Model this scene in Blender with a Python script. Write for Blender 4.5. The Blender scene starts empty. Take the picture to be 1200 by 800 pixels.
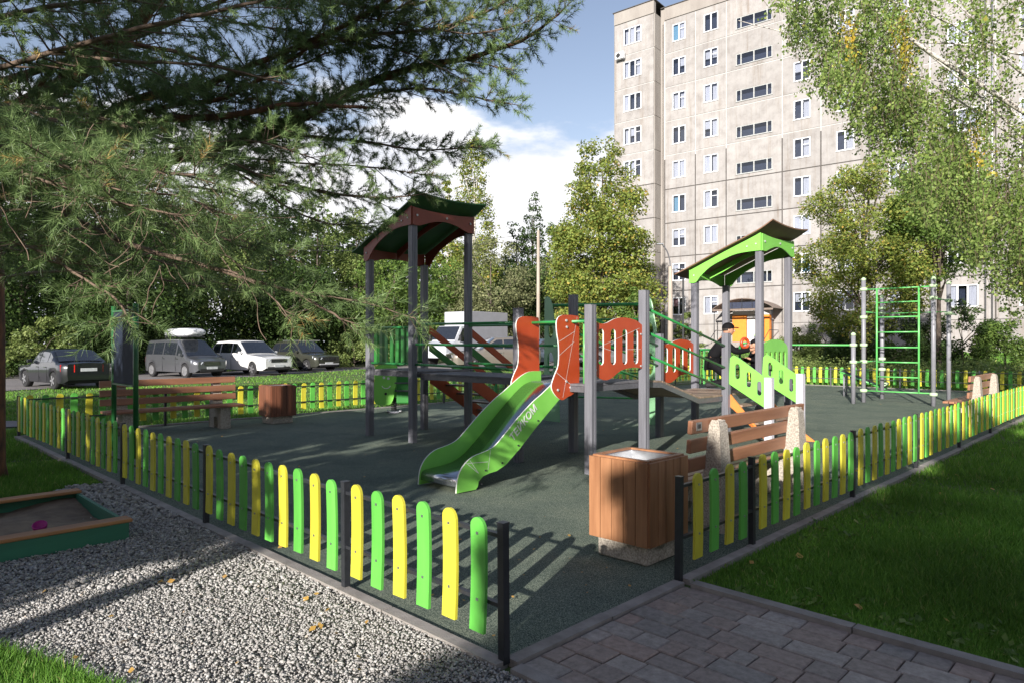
import bpy, math, random
import numpy as np
from mathutils import Vector, Matrix
from mathutils.geometry import tessellate_polygon

scene = bpy.context.scene
R = math.radians
# ------------------------------------------------------------------ camera
cd = bpy.data.cameras.new('camera'); cam = bpy.data.objects.new('camera', cd)
scene.collection.objects.link(cam); scene.camera = cam
cam.location = (0, 0, 1.6); cam.rotation_euler = (R(90), 0, 0)
cd.lens = 24; cd.sensor_width = 36; cd.shift_y = 0.0017
cd.clip_start = 0.05; cd.clip_end = 1500
# ------------------------------------------------------------------ light
SUN_AZ, SUN_EL = R(203), R(18.5)         # compass direction of the sun from +Y, clockwise
world = bpy.data.worlds.new('World'); scene.world = world; world.use_nodes = True
nt = world.node_tree; nt.nodes.clear()
wn = nt.nodes.new; wl = nt.links.new
out = wn('ShaderNodeOutputWorld'); bg = wn('ShaderNodeBackground'); bg.inputs['Strength'].default_value = 0.085
sky = wn('ShaderNodeTexSky'); sky.sky_type = 'NISHITA'; sky.sun_disc = False
sky.sun_elevation = SUN_EL; sky.sun_rotation = SUN_AZ; sky.air_density = 1.0; sky.dust_density = 0.6; sky.ozone_density = 1.4
tc = wn('ShaderNodeTexCoord'); mp = wn('ShaderNodeMapping'); mp.inputs['Scale'].default_value = (1.6, 1.6, 4.2); mp.inputs['Location'].default_value = (3.1, 1.2, 0.25)
nz = wn('ShaderNodeTexNoise'); nz.inputs['Scale'].default_value = 1.5; nz.inputs['Detail'].default_value = 9; nz.inputs['Roughness'].default_value = 0.56
sep = wn('ShaderNodeSeparateXYZ')
band = wn('ShaderNodeMapRange'); band.inputs['From Min'].default_value = 0.20; band.inputs['From Max'].default_value = 0.44
band.inputs['To Min'].default_value = 0.24; band.inputs['To Max'].default_value = -0.22
add = wn('ShaderNodeMath'); add.operation = 'ADD'
msk = wn('ShaderNodeMapRange'); msk.inputs['From Min'].default_value = 0.475; msk.inputs['From Max'].default_value = 0.565; msk.interpolation_type = 'SMOOTHSTEP'
nz2 = wn('ShaderNodeTexNoise'); nz2.inputs['Scale'].default_value = 3.0; nz2.inputs['Detail'].default_value = 7
cr = wn('ShaderNodeMapRange'); cr.inputs['From Min'].default_value = 0.35; cr.inputs['From Max'].default_value = 0.65
cr.inputs['To Min'].default_value = 0.0; cr.inputs['To Max'].default_value = 1.0
cc = wn('ShaderNodeMix'); cc.data_type = 'RGBA'; cc.inputs['A'].default_value = (6.3, 6.5, 7.1, 1); cc.inputs['B'].default_value = (9.4, 9.2, 9.2, 1)
mx = wn('ShaderNodeMix'); mx.data_type = 'RGBA'
wl(tc.outputs['Generated'], mp.inputs['Vector']); wl(mp.outputs[0], nz.inputs['Vector']); wl(mp.outputs[0], nz2.inputs['Vector'])
wl(tc.outputs['Generated'], sep.inputs[0]); wl(sep.outputs['Z'], band.inputs['Value'])
wl(nz.outputs['Fac'], add.inputs[0]); wl(band.outputs[0], add.inputs[1]); wl(add.outputs[0], msk.inputs['Value'])
wl(nz2.outputs['Fac'], cr.inputs['Value']); wl(cr.outputs[0], cc.inputs['Factor'])
wl(msk.outputs[0], mx.inputs['Factor'])
tint = wn('ShaderNodeMix'); tint.data_type = 'RGBA'; tint.blend_type = 'MULTIPLY'; tint.inputs['Factor'].default_value = 1.0
tint.inputs['B'].default_value = (1.55, 1.26, 1.16, 1)
wl(sky.outputs[0], tint.inputs['A']); wl(tint.outputs['Result'], mx.inputs['A']); wl(cc.outputs['Result'], mx.inputs['B'])
wl(mx.outputs['Result'], bg.inputs['Color']); wl(bg.outputs[0], out.inputs['Surface'])
sl = bpy.data.lights.new('sun', 'SUN'); sl.energy = 5.0; sl.angle = R(0.5); sl.color = (1.0, 0.945, 0.87)
sun = bpy.data.objects.new('sun', sl); scene.collection.objects.link(sun)
to_sun = Vector((math.sin(SUN_AZ)*math.cos(SUN_EL), math.cos(SUN_AZ)*math.cos(SUN_EL), math.sin(SUN_EL)))
sun.rotation_euler = to_sun.to_track_quat('Z', 'Y').to_euler(); sun.location = to_sun*60
vs = scene.view_settings; vs.view_transform = 'Standard'; vs.look = 'None'; vs.gamma = 1.0; vs.exposure = 0.80
scene.cycles.max_bounces = 6; scene.cycles.transparent_max_bounces = 12; scene.cycles.use_denoising = True

rng = np.random.default_rng(7); random.seed(7)
# ------------------------------------------------------------------ scene tree helpers
COL = scene.collection
def tag(o, label=None, cat=None, group=None, kind=None):
    if label: o['label'] = label
    if cat: o['category'] = cat
    if group: o['group'] = group
    if kind: o['kind'] = kind
    return o
def thing(name, label, cat, loc=(0, 0, 0), rz=0.0, group=None):
    o = bpy.data.objects.new(name, None); COL.objects.link(o)
    o.location = loc; o.rotation_euler = (0, 0, rz); o.empty_display_size = .2
    return tag(o, label, cat, group)
def link(name, me, parent=None, loc=(0, 0, 0), rot=(0, 0, 0)):
    o = bpy.data.objects.new(name, me); COL.objects.link(o)
    if parent is not None: o.parent = parent
    o.location = loc; o.rotation_euler = rot
    return o
def copy_tree(o, parent=None):
    c = o.copy(); COL.objects.link(c)
    if parent is not None: c.parent = parent
    for ch in list(o.children): copy_tree(ch, c)
    return c
def dup(o, loc, rz, label, group=None):
    c = copy_tree(o); c.location = loc; c.rotation_euler = (0, 0, rz); c['label'] = label
    if group: c['group'] = group
    return c

class MB:
    """collects simple solids into one mesh"""
    def __init__(s): s.v = []; s.f = []; s.m = []; s.sm = []
    def add(s, vs, fs, mi=0, smooth=False):
        n = len(s.v); s.v += [tuple(p) for p in vs]
        for k, f in enumerate(fs):
            s.f.append([i+n for i in f]); s.m.append(mi[k] if isinstance(mi, (list, tuple)) else mi); s.sm.append(smooth)
        return s
    def box(s, c, d, mi=0, rot=None):
        x, y, z = d[0]/2, d[1]/2, d[2]/2
        P = [Vector(p) for p in ((-x,-y,-z),(x,-y,-z),(x,y,-z),(-x,y,-z),(-x,-y,z),(x,-y,z),(x,y,z),(-x,y,z))]
        if rot is not None: P = [rot @ p for p in P]
        c = Vector(c)
        return s.add([p+c for p in P], [(0,3,2,1),(4,5,6,7),(0,1,5,4),(1,2,6,5),(2,3,7,6),(3,0,4,7)], mi)
    def b2(s, a, b, mi=0):
        return s.box([(a[i]+b[i])/2 for i in range(3)], [abs(b[i]-a[i]) for i in range(3)], mi)
    def tube(s, pts, r, n=8, mi=0, caps=True, smooth=True):
        pts = [Vector(p) for p in pts]; rs = r if isinstance(r, (list, tuple)) else [r]*len(pts)
        V = []; prev = None
        for i, p in enumerate(pts):
            d = (pts[min(i+1, len(pts)-1)]-pts[max(i-1, 0)]).normalized()
            if prev is None: a = d.orthogonal().normalized()
            else:
                a = prev - d*prev.dot(d)
                a = a.normalized() if a.length > 1e-6 else d.orthogonal().normalized()
            prev = a; b = d.cross(a)
            V += [p+(a*math.cos(2*math.pi*k/n)+b*math.sin(2*math.pi*k/n))*rs[i] for k in range(n)]
        F = []
        for i in range(len(pts)-1):
            for k in range(n):
                F.append((i*n+k, i*n+(k+1) % n, (i+1)*n+(k+1) % n, (i+1)*n+k))
        s.add(V, F, mi, smooth)
        if caps: 
            m = len(s.v)-len(V)
            s.f.append([m+k for k in range(n)][::-1]); s.m.append(mi); s.sm.append(False)
            s.f.append([m+(len(pts)-1)*n+k for k in range(n)]); s.m.append(mi); s.sm.append(False)
        return s
    def panel(s, loops, f, t, mi=0, rim=0):
        """flat plate: loops = outline + holes in (s,t); f(s,t,depth)->xyz; t thickness"""
        tri = tessellate_polygon([[Vector((p[0], p[1], 0)) for p in l] for l in loops])
        flat = [p for l in loops for p in l]; n = len(flat)
        V = [f(p[0], p[1], 0) for p in flat]+[f(p[0], p[1], t) for p in flat]
        F = [tuple(x) for x in tri]+[tuple(i+n for i in x)[::-1] for x in tri]; M = [mi]*len(F)
        o = 0
        for l in loops:
            k = len(l)
            for i in range(k):
                F.append((o+i, o+(i+1) % k, o+(i+1) % k+n, o+i+n)); M.append(rim)
            o += k
        return s.add(V, F, M)
    def loft(s, rings, mi=0, smooth=True, close=True, cap=True):
        n = len(rings[0]); V = [p for r in rings for p in r]; F = []
        for i in range(len(rings)-1):
            for k in range(n if close else n-1):
                F.append((i*n+k, i*n+(k+1) % n, (i+1)*n+(k+1) % n, (i+1)*n+k))
        if cap and close:
            F.append(tuple(range(n))[::-1]); F.append(tuple(range((len(rings)-1)*n, len(rings)*n)))
        return s.add(V, F, mi, smooth)
    def mesh(s, name, mats):
        me = bpy.data.meshes.new(name); me.from_pydata(s.v, [], s.f)
        for m in (mats if isinstance(mats, (list, tuple)) else [mats]): me.materials.append(m)
        me.polygons.foreach_set('material_index', s.m); me.polygons.foreach_set('use_smooth', s.sm)
        me.update(); return me
    def build(s, name, mats, parent=None, loc=(0, 0, 0), rot=(0, 0, 0), bevel=0, seg=1):
        o = link(name, s.mesh(name, mats), parent, loc, rot)
        if bevel:
            b = o.modifiers.new('bevel', 'BEVEL'); b.width = bevel; b.segments = seg; b.limit_method = 'ANGLE'; b.angle_limit = R(40)
        return o
def fast_mesh(name, V, F, mat, rnd=None, smooth=False):
    me = bpy.data.meshes.new(name); V = np.ascontiguousarray(V, dtype=np.float32); F = np.ascontiguousarray(F, dtype=np.int32)
    me.vertices.add(len(V)); me.vertices.foreach_set('co', V.ravel())
    m, k = F.shape
    me.loops.add(m*k); me.loops.foreach_set('vertex_index', F.ravel())
    me.polygons.add(m); me.polygons.foreach_set('loop_start', np.arange(m, dtype=np.int32)*k)
    me.update(calc_edges=True)
    if smooth: me.polygons.foreach_set('use_smooth', np.ones(m, dtype=bool))
    if rnd is not None:
        a = me.attributes.new('rnd', 'FLOAT', 'FACE'); a.data.foreach_set('value', np.ascontiguousarray(rnd, dtype=np.float32))
    me.materials.append(mat); return me
def crv(pts, n=5, closed=False):
    """catmull-rom through 2-D/3-D points"""
    P = [np.array(p, float) for p in pts]; o = []; N = len(P)
    for i in range(N if closed else N-1):
        p0 = P[(i-1) % N] if closed or i > 0 else P[0]; p1 = P[i]; p2 = P[(i+1) % N]
        p3 = P[(i+2) % N] if closed or i+2 < N else P[-1]
        for k in range(n):
            t = k/n; o.append(tuple(.5*((2*p1)+(-p0+p2)*t+(2*p0-5*p1+4*p2-p3)*t*t+(-p0+3*p1-3*p2+p3)*t**3)))
    if not closed: o.append(tuple(P[-1]))
    return o
def slot(cx, cy, w, h, n=6):
    r = w/2; o = []
    for k in range(n+1): t = math.pi*k/n; o.append((cx+r*math.cos(t), cy+h/2-r+r*math.sin(t)))
    for k in range(n+1): t = math.pi+math.pi*k/n; o.append((cx+r*math.cos(t), cy-h/2+r+r*math.sin(t)))
    return o
# ------------------------------------------------------------------ playground frame
TH = R(45.5); U = Vector((math.cos(TH), math.sin(TH), 0)); VV = Vector((-math.sin(TH), math.cos(TH), 0)); A0 = Vector((-.04, 3.42, 0))
def W(a, b, z=0.0): return A0+U*a+VV*b+Vector((0, 0, z))
def ab(x, y):
    d = Vector((x, y, 0))-A0; return d.dot(U), d.dot(VV)
FO = Vector((15.73, 54.0, 0)); FT = math.atan2(-.63, .775)
FN = Vector((-.631, -.776, 0))
def sst(t):
    t = np.clip(t, 0, 1); return t*t*(3-2*t)
def hgt(x, y):
    x = np.asarray(x, float); y = np.asarray(y, float)
    e = (x-FO.x)*FN.x+(y-FO.y)*FN.y
    h = sst((24-e)/20)*1.0
    h = np.maximum(h, .42*np.exp(-((x+1.5)**2+(y-36)**2)/(2*5.0**2)))
    inside = 0
    return h
# ------------------------------------------------------------------ materials
def nodes(name):
    m = bpy.data.materials.new(name); m.use_nodes = True; t = m.node_tree
    return m, t, t.nodes['Principled BSDF'], t.nodes.new, t.links.new
def ramp(N, stops):
    r = N('ShaderNodeValToRGB'); e = r.color_ramp.elements
    while len(e) > 1: e.remove(e[-1])
    e[0].position = stops[0][0]; e[0].color = (*stops[0][1], 1)
    for p, c in stops[1:]:
        k = e.new(p); k.color = (*c, 1)
    return r
def pm(name, c1, c2=None, scale=8, rough=.5, metal=0, bump=0.0, stretch=(1, 1, 1), detail=6, lo=.35, hi=.65, bscale=None, rvar=0, coat=0, spec=None):
    """noise between two colours of the same stuff + fine relief"""
    m, t, B, N, L = nodes(name)
    B.inputs['Roughness'].default_value = rough; B.inputs['Metallic'].default_value = metal
    if coat: B.inputs['Coat Weight'].default_value = coat; B.inputs['Coat Roughness'].default_value = .05
    if spec is not None: B.inputs['Specular IOR Level'].default_value = spec
    c2 = c2 or tuple(x*.8 for x in c1)
    tc = N('ShaderNodeTexCoord'); mp = N('ShaderNodeMapping'); mp.inputs['Scale'].default_value = stretch
    if rvar:      # every board or stone gets its own piece of the grain
        oj = N('ShaderNodeObjectInfo'); vm = N('ShaderNodeVectorMath'); vm.operation = 'MULTIPLY_ADD'; vm.inputs[1].default_value = (37, 23, 51)
        L(oj.outputs['Random'], vm.inputs[0]); L(tc.outputs['Object'], vm.inputs[2]); L(vm.outputs[0], mp.inputs['Vector'])
    else: L(tc.outputs['Object'], mp.inputs['Vector'])
    n = N('ShaderNodeTexNoise'); n.inputs['Scale'].default_value = scale; n.inputs['Detail'].default_value = detail; n.inputs['Roughness'].default_value = .6
    L(mp.outputs[0], n.inputs['Vector'])
    r = ramp(N, [(lo, c2), (hi, c1)]); L(n.outputs['Fac'], r.inputs[0])
    col = r.outputs[0]
    if rvar:
        oi = N('ShaderNodeObjectInfo'); hs = N('ShaderNodeHueSaturation'); mr = N('ShaderNodeMapRange')
        mr.inputs['To Min'].default_value = 1-rvar; mr.inputs['To Max'].default_value = 1+rvar
        L(oi.outputs['Random'], mr.inputs[0]); L(mr.outputs[0], hs.inputs['Value']); L(col, hs.inputs['Color']); col = hs.outputs[0]
    L(col, B.inputs['Base Color'])
    if bump:
        n2 = N('ShaderNodeTexNoise'); n2.inputs['Scale'].default_value = bscale or scale*6; n2.inputs['Detail'].default_value = 4
        L(mp.outputs[0], n2.inputs['Vector']); b = N('ShaderNodeBump'); b.inputs['Strength'].default_value = bump; b.inputs['Distance'].default_value = .01
        L(n2.outputs['Fac'], b.inputs['Height']); L(b.outputs[0], B.inputs['Normal'])
    return m
def wood(name, c1, c2, axis='x', rough=.55, sc=14, rvar=.12):
    st = {'x': (.08, 1, 1), 'y': (1, .08, 1), 'z': (1, 1, .07)}[axis]
    return pm(name, c1, c2, scale=sc, rough=rough, bump=.25, stretch=st, bscale=sc*3, rvar=rvar, lo=.3, hi=.7)
def leafmat(name, stops, trans=.35, rough=.5):
    m, t, B, N, L = nodes(name)
    a = N('ShaderNodeAttribute'); a.attribute_name = 'rnd'; r = ramp(N, stops); L(a.outputs['Fac'], r.inputs[0])
    tc = N('ShaderNodeTexCoord'); n = N('ShaderNodeTexNoise'); n.inputs['Scale'].default_value = .8; n.inputs['Detail'].default_value = 3
    L(tc.outputs['Object'], n.inputs['Vector']); hs = N('ShaderNodeHueSaturation'); mr = N('ShaderNodeMapRange')
    mr.inputs['From Min'].default_value = .3; mr.inputs['From Max'].default_value = .7; mr.inputs['To Min'].default_value = .68; mr.inputs['To Max'].default_value = 1.3
    L(n.outputs['Fac'], mr.inputs[0]); L(mr.outputs[0], hs.inputs['Value']); L(r.outputs[0], hs.inputs['Color'])
    L(hs.outputs[0], B.inputs['Base Color']); B.inputs['Roughness'].default_value = rough; B.inputs['Specular IOR Level'].default_value = .3
    tr = N('ShaderNodeBsdfTranslucent'); L(hs.outputs[0], tr.inputs['Color']); mix = N('ShaderNodeMixShader'); mix.inputs[0].default_value = trans
    L(B.outputs[0], mix.inputs[1]); L(tr.outputs[0], mix.inputs[2]); L(mix.outputs[0], t.nodes['Material Output'].inputs['Surface'])
    return m
M = {}
M['post'] = pm('grey_painted_timber', (.19, .19, .215), (.13, .13, .15), scale=9, rough=.45, bump=.12, stretch=(1, 1, .1), bscale=60)
M['post_white'] = pm('pale_grey_paint', (.55, .54, .58), (.46, .45, .5), scale=9, rough=.45)
M['dark_metal'] = pm('anthracite_powder_coat', (.028, .03, .036), (.02, .022, .026), scale=20, rough=.42)
M['rail_grey'] = pm('grey_steel_rail', (.12, .12, .135), (.09, .09, .1), scale=20, rough=.4)
M['red'] = pm('red_laminate_panel', (.50, .075, .022), (.43, .06, .018), scale=3, rough=.38)
M['green'] = pm('apple_green_panel', (.23, .62, .10), (.20, .56, .085), scale=3, rough=.36)
M['greendark'] = pm('green_laminate', (.03, .20, .035), (.025, .16, .03), scale=3, rough=.4)
M['teal'] = pm('pale_green_laminate', (.20, .40, .22), (.17, .35, .19), scale=3, rough=.4)
M['white'] = pm('white_plastic_edge', (.75, .76, .72), (.68, .69, .66), scale=6, rough=.5)
M['pipe'] = pm('green_coated_pipe', (.035, .27, .07), (.028, .22, .055), scale=5, rough=.3)
M['pipe_light'] = pm('bright_green_pipe', (.14, .52, .14), (.11, .45, .12), scale=5, rough=.3)
M['redroof'] = pm('shaded_red_laminate', (.25, .05, .028), (.21, .04, .022), scale=3, rough=.45)  # red laminate of the roof fascia, its shade mixed into the colour
M['roof_green'] = pm('dark_green_plywood', (.035, .13, .035), (.028, .105, .028), scale=3, rough=.5)
M['roof_brown'] = pm('brown_plywood', (.22, .12, .075), (.18, .095, .06), scale=5, rough=.55, stretch=(1, .2, 1))
M['deck'] = pm('grey_anti_slip_deck', (.15, .145, .155), (.10, .10, .11), scale=12, rough=.65, bump=.2)
M['deckw'] = wood('weathered_deck_board', (.30, .22, .165), (.19, .13, .095), 'y')
M['steel'] = pm('polished_slide_steel', (.62, .64, .68), (.52, .54, .58), scale=3, rough=.24, metal=1, stretch=(.1, 1, 1))
M['galv'] = pm('galvanised_steel', (.5, .51, .53), (.38, .39, .41), scale=12, rough=.42, metal=.9)
M['bolt'] = pm('cap_grey', (.5, .5, .5), rough=.4)
M['orange'] = pm('orange_board', (.72, .25, .06), (.65, .21, .05), scale=4, rough=.45)
M['fence_y'] = pm('yellow_fence_board', (.73, .67, .055), (.53, .48, .045), scale=4.5, rough=.42, rvar=.13, bump=.06, stretch=(1, 1, .2), bscale=40)
M['fence_g'] = pm('green_fence_board', (.135, .52, .08), (.09, .36, .055), scale=4.5, rough=.42, rvar=.13, bump=.06, stretch=(1, 1, .2), bscale=40)
M['binwood'] = wood('stained_pine_board', (.40, .195, .095), (.235, .10, .045), 'z', .5, 16, .10)
M['binwood_d'] = wood('dark_stained_board', (.20, .075, .04), (.12, .045, .025), 'z', .5, 16, .1)
M['benchwood'] = wood('bench_plank_varnish', (.37, .175, .10), (.235, .105, .06), 'x', .45, 12, .1)
M['concrete'] = pm('exposed_aggregate_concrete', (.50, .45, .38), (.24, .21, .18), scale=70, rough=.85, bump=.6, detail=2, bscale=80)
M['kerb'] = pm('kerb_concrete', (.31, .285, .265), (.22, .20, .185), scale=7, rough=.88, bump=.4, bscale=120, rvar=.08)
M['bark'] = pm('pine_bark', (.20, .09, .045), (.06, .034, .024), scale=11, rough=.9, bump=.9, stretch=(1, 1, .35), bscale=22)
M['bark2'] = pm('grey_brown_bark', (.16, .125, .10), (.07, .055, .045), scale=12, rough=.9, bump=.8, stretch=(1, 1, .3))
M['birchbark'] = pm('birch_bark', (.62, .58, .52), (.12, .10, .09), scale=9, rough=.8, bump=.4, stretch=(1, 1, 2.6), lo=.38, hi=.5)
M['twig'] = pm('pale_twig', (.20, .14, .10), (.11, .075, .055), scale=25, rough=.85)
M['rubber_black'] = pm('black_rubber', (.02, .02, .022), (.013, .013, .014), rough=.8)
M['sandboxgreen'] = pm('faded_green_board', (.035, .20, .12), (.028, .14, .085), scale=6, rough=.6, stretch=(.1, 1, 1))
M['sandboxtop'] = wood('worn_orange_board', (.50, .24, .09), (.28, .125, .055), 'x', .6, 10, .05)
M['board_navy'] = pm('dark_notice_panel', (.022, .03, .05), (.018, .024, .04), rough=.7, spec=.15)
M['post_green'] = pm('dark_green_post', (.02, .13, .035), (.016, .10, .028), rough=.4)
def groundmat():
    m, t, B, N, L = nodes('rubber_crumb_paving'); B.inputs['Roughness'].default_value = .93; B.inputs['Specular IOR Level'].default_value = .12
    tc = N('ShaderNodeTexCoord')
    n = N('ShaderNodeTexNoise'); n.inputs['Scale'].default_value = 150; n.inputs['Detail'].default_value = 2; L(tc.outputs['Object'], n.inputs['Vector'])
    r = ramp(N, [(.36, (.045, .062, .052)), (.5, (.135, .165, .132)), (.64, (.29, .32, .25))]); L(n.outputs['Fac'], r.inputs[0])
    n2 = N('ShaderNodeTexNoise'); n2.inputs['Scale'].default_value = .9; n2.inputs['Detail'].default_value = 7; n2.inputs['Roughness'].default_value = .7; L(tc.outputs['Object'], n2.inputs['Vector'])
    r2 = ramp(N, [(.28, (.55, .60, .64)), (.5, (.9, .92, .92)), (.62, (1.05, 1.03, 1.0)), (.74, (1.4, 1.3, 1.12))]); L(n2.outputs['Fac'], r2.inputs[0])
    mx = N('ShaderNodeMix'); mx.data_type = 'RGBA'; mx.blend_type = 'MULTIPLY'; mx.inputs['Factor'].default_value = 1
    L(r.outputs[0], mx.inputs['A']); L(r2.outputs[0], mx.inputs['B']); L(mx.outputs['Result'], B.inputs['Base Color'])
    b = N('ShaderNodeBump'); b.inputs['Strength'].default_value = .35; b.inputs['Distance'].default_value = .006; L(n.outputs['Fac'], b.inputs['Height']); L(b.outputs[0], B.inputs['Normal'])
    return m
M['rubber'] = groundmat()
M['grassground'] = pm('lawn_soil_and_grass', (.10, .16, .035), (.055, .08, .025), scale=1.3, rough=.95, bump=.8, bscale=45, detail=9)
M['asphalt'] = pm('asphalt', (.22, .20, .195), (.16, .15, .15), scale=3, rough=.9, bump=.4, bscale=150)
M['gravelbase'] = pm('gravel_bed', (.26, .25, .24), (.10, .095, .09), scale=55, rough=.95, bump=1.0, bscale=70, detail=3)
M['sand'] = pm('damp_sand', (.24, .18, .12), (.14, .10, .07), scale=6, rough=.95, bump=1.0, bscale=14)
def stonemat():
    m, t, B, N, L = nodes('crushed_stone'); a = N('ShaderNodeAttribute'); a.attribute_name = 'rnd'
    r = ramp(N, [(0, (.19, .18, .17)), (.35, (.33, .315, .305)), (.75, (.44, .425, .41)), (.93, (.56, .545, .53)), (1, (.40, .30, .21))]); L(a.outputs['Fac'], r.inputs[0]); L(r.outputs[0], B.inputs['Base Color'])
    B.inputs['Roughness'].default_value = .85; return m
M['stone'] = stonemat()
def pavermat():
    m, t, B, N, L = nodes('concrete_paver'); oi = N('ShaderNodeObjectInfo')
    r = ramp(N, [(0, (.33, .24, .20)), (.3, (.27, .235, .21)), (.55, (.34, .255, .215)), (.75, (.25, .225, .205)), (1, (.38, .33, .295))]); L(oi.outputs['Random'], r.inputs[0])
    tc = N('ShaderNodeTexCoord'); n = N('ShaderNodeTexNoise'); n.inputs['Scale'].default_value = 24; n.inputs['Detail'].default_value = 8; n.inputs['Roughness'].default_value = .7
    vm = N('ShaderNodeVectorMath'); vm.operation = 'MULTIPLY_ADD'; vm.inputs[1].default_value = (37, 23, 51)
    L(oi.outputs['Random'], vm.inputs[0]); L(tc.outputs['Object'], vm.inputs[2])
    L(vm.outputs[0], n.inputs['Vector']); r2 = ramp(N, [(.3, (.62, .62, .62)), (.7, (1.25, 1.25, 1.25))]); L(n.outputs['Fac'], r2.inputs[0])
    mx = N('ShaderNodeMix'); mx.data_type = 'RGBA'; mx.blend_type = 'MULTIPLY'; mx.inputs['Factor'].default_value = 1
    L(r.outputs[0], mx.inputs['A']); L(r2.outputs[0], mx.inputs['B']); L(mx.outputs['Result'], B.inputs['Base Color'])
    B.inputs['Roughness'].default_value = .72
    b = N('ShaderNodeBump'); b.inputs['Strength'].default_value = .4; b.inputs['Distance'].default_value = .004; L(n.outputs['Fac'], b.inputs['Height']); L(b.outputs[0], B.inputs['Normal'])
    return m
M['paver'] = pavermat()
M['grass'] = leafmat('grass_blades', [(0, (0.079, 0.193, 0.026)), (.5, (0.131, 0.289, 0.038)), (.85, (0.201, 0.385, 0.061)), (1, (0.420, 0.403, 0.149))], .3, .55)
M['needle'] = leafmat('pine_needles', [(0, (0.073, 0.124, 0.043)), (.5, (0.164, 0.248, 0.088)), (.9, (0.293, 0.385, 0.156)), (1, (0.513, 0.312, 0.110))], .2, .42)
M['leaf_dark'] = leafmat('leaves_dark', [(0, (0.022, 0.041, 0.012)), (.6, (0.056, 0.101, 0.024)), (1, (0.095, 0.147, 0.033))], .3)
M['leaf_mid'] = leafmat('leaves_mid', [(0, (0.068, 0.128, 0.027)), (.5, (0.128, 0.210, 0.045)), (.9, (0.210, 0.285, 0.068)), (1, (0.300, 0.285, 0.075))], .38)
M['leaf_light'] = leafmat('leaves_light', [(0, (0.108, 0.162, 0.041)), (.5, (0.189, 0.250, 0.074)), (1, (0.284, 0.324, 0.108))], .38)
M['leaf_autumn'] = leafmat('leaves_turning', [(0, (0.121, 0.182, 0.038)), (.5, (0.224, 0.284, 0.061)), (.8, (0.345, 0.345, 0.078)), (.93, (0.483, 0.328, 0.069)), (1, (0.569, 0.293, 0.069))], .38)
M['leaf_willow'] = leafmat('leaves_silvery', [(0, (0.138, 0.163, 0.069)), (.5, (0.237, 0.256, 0.125)), (1, (0.338, 0.338, 0.175))], .38)
M['leaf_birch'] = leafmat('birch_leaves', [(0, (0.113, 0.185, 0.039)), (.5, (0.212, 0.305, 0.079)), (.88, (0.330, 0.409, 0.118)), (1, (0.555, 0.476, 0.106))], .4)
M['leaf_yellow'] = leafmat('leaves_yellow', [(0, (0.400, 0.360, 0.050)), (.6, (0.520, 0.420, 0.060)), (1, (0.600, 0.360, 0.050))], .4)
M['fallen'] = leafmat('fallen_leaves', [(0, (0.400, 0.200, 0.060)), (.5, (0.520, 0.320, 0.080)), (1, (0.300, 0.180, 0.090))], .2)
def facademat():
    m, t, B, N, L = nodes('weathered_panel_render'); B.inputs['Roughness'].default_value = .93; tc = N('ShaderNodeTexCoord'); oi = N('ShaderNodeObjectInfo')
    n = N('ShaderNodeTexNoise'); n.inputs['Scale'].default_value = 1.3; n.inputs['Detail'].default_value = 12; n.inputs['Roughness'].default_value = .68; L(tc.outputs['Object'], n.inputs['Vector'])
    r = ramp(N, [(.3, (.23, .214, .206)), (.52, (.308, .293, .284)), (.75, (.355, .34, .33))]); L(n.outputs['Fac'], r.inputs[0])
    mp = N('ShaderNodeMapping'); mp.inputs['Scale'].default_value = (2.6, 2.6, .16); L(tc.outputs['Object'], mp.inputs['Vector'])
    n2 = N('ShaderNodeTexNoise'); n2.inputs['Scale'].default_value = 1.0; n2.inputs['Detail'].default_value = 9; n2.inputs['Roughness'].default_value = .7; L(mp.outputs[0], n2.inputs['Vector'])
    r2 = ramp(N, [(.30, (.66, .56, .48)), (.40, (.9, .87, .84)), (.5, (1, 1, 1)), (.72, (1.06, 1.06, 1.06))]); L(n2.outputs['Fac'], r2.inputs[0])
    mx = N('ShaderNodeMix'); mx.data_type = 'RGBA'; mx.blend_type = 'MULTIPLY'; mx.inputs['Factor'].default_value = 1; L(r.outputs[0], mx.inputs['A']); L(r2.outputs[0], mx.inputs['B'])
    hs = N('ShaderNodeHueSaturation'); mr = N('ShaderNodeMapRange'); mr.inputs['To Min'].default_value = .93; mr.inputs['To Max'].default_value = 1.07; L(oi.outputs['Random'], mr.inputs[0]); L(mr.outputs[0], hs.inputs['Value']); L(mx.outputs['Result'], hs.inputs['Color']); L(hs.outputs[0], B.inputs['Base Color'])
    n3 = N('ShaderNodeTexNoise'); n3.inputs['Scale'].default_value = 20; L(tc.outputs['Object'], n3.inputs['Vector']); b = N('ShaderNodeBump'); b.inputs['Strength'].default_value = .35; b.inputs['Distance'].default_value = .02; L(n3.outputs['Fac'], b.inputs['Height']); L(b.outputs[0], B.inputs['Normal'])
    return m
M['facade'] = facademat()
M['facade_side'] = pm('stained_concrete', (.32, .295, .27), (.24, .215, .195), scale=.8, rough=.92, detail=9, stretch=(1, 1, .3))
M['seam_light'] = pm('pale_joint_sealant', (.46, .45, .44), (.38, .37, .36), scale=4, rough=.85)
M['seam_dark'] = pm('dark_joint', (.10, .09, .085), (.06, .055, .05), scale=4, rough=.9)
M['winframe'] = pm('white_window_frame', (.78, .79, .81), (.70, .71, .73), rough=.4)
M['winold'] = pm('old_painted_frame', (.42, .43, .42), (.30, .31, .31), rough=.6)
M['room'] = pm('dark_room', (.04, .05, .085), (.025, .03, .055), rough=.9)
M['curtain'] = pm('net_curtain', (.62, .60, .64), (.46, .45, .5), scale=5, rough=.9, stretch=(3, 1, .1))
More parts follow.
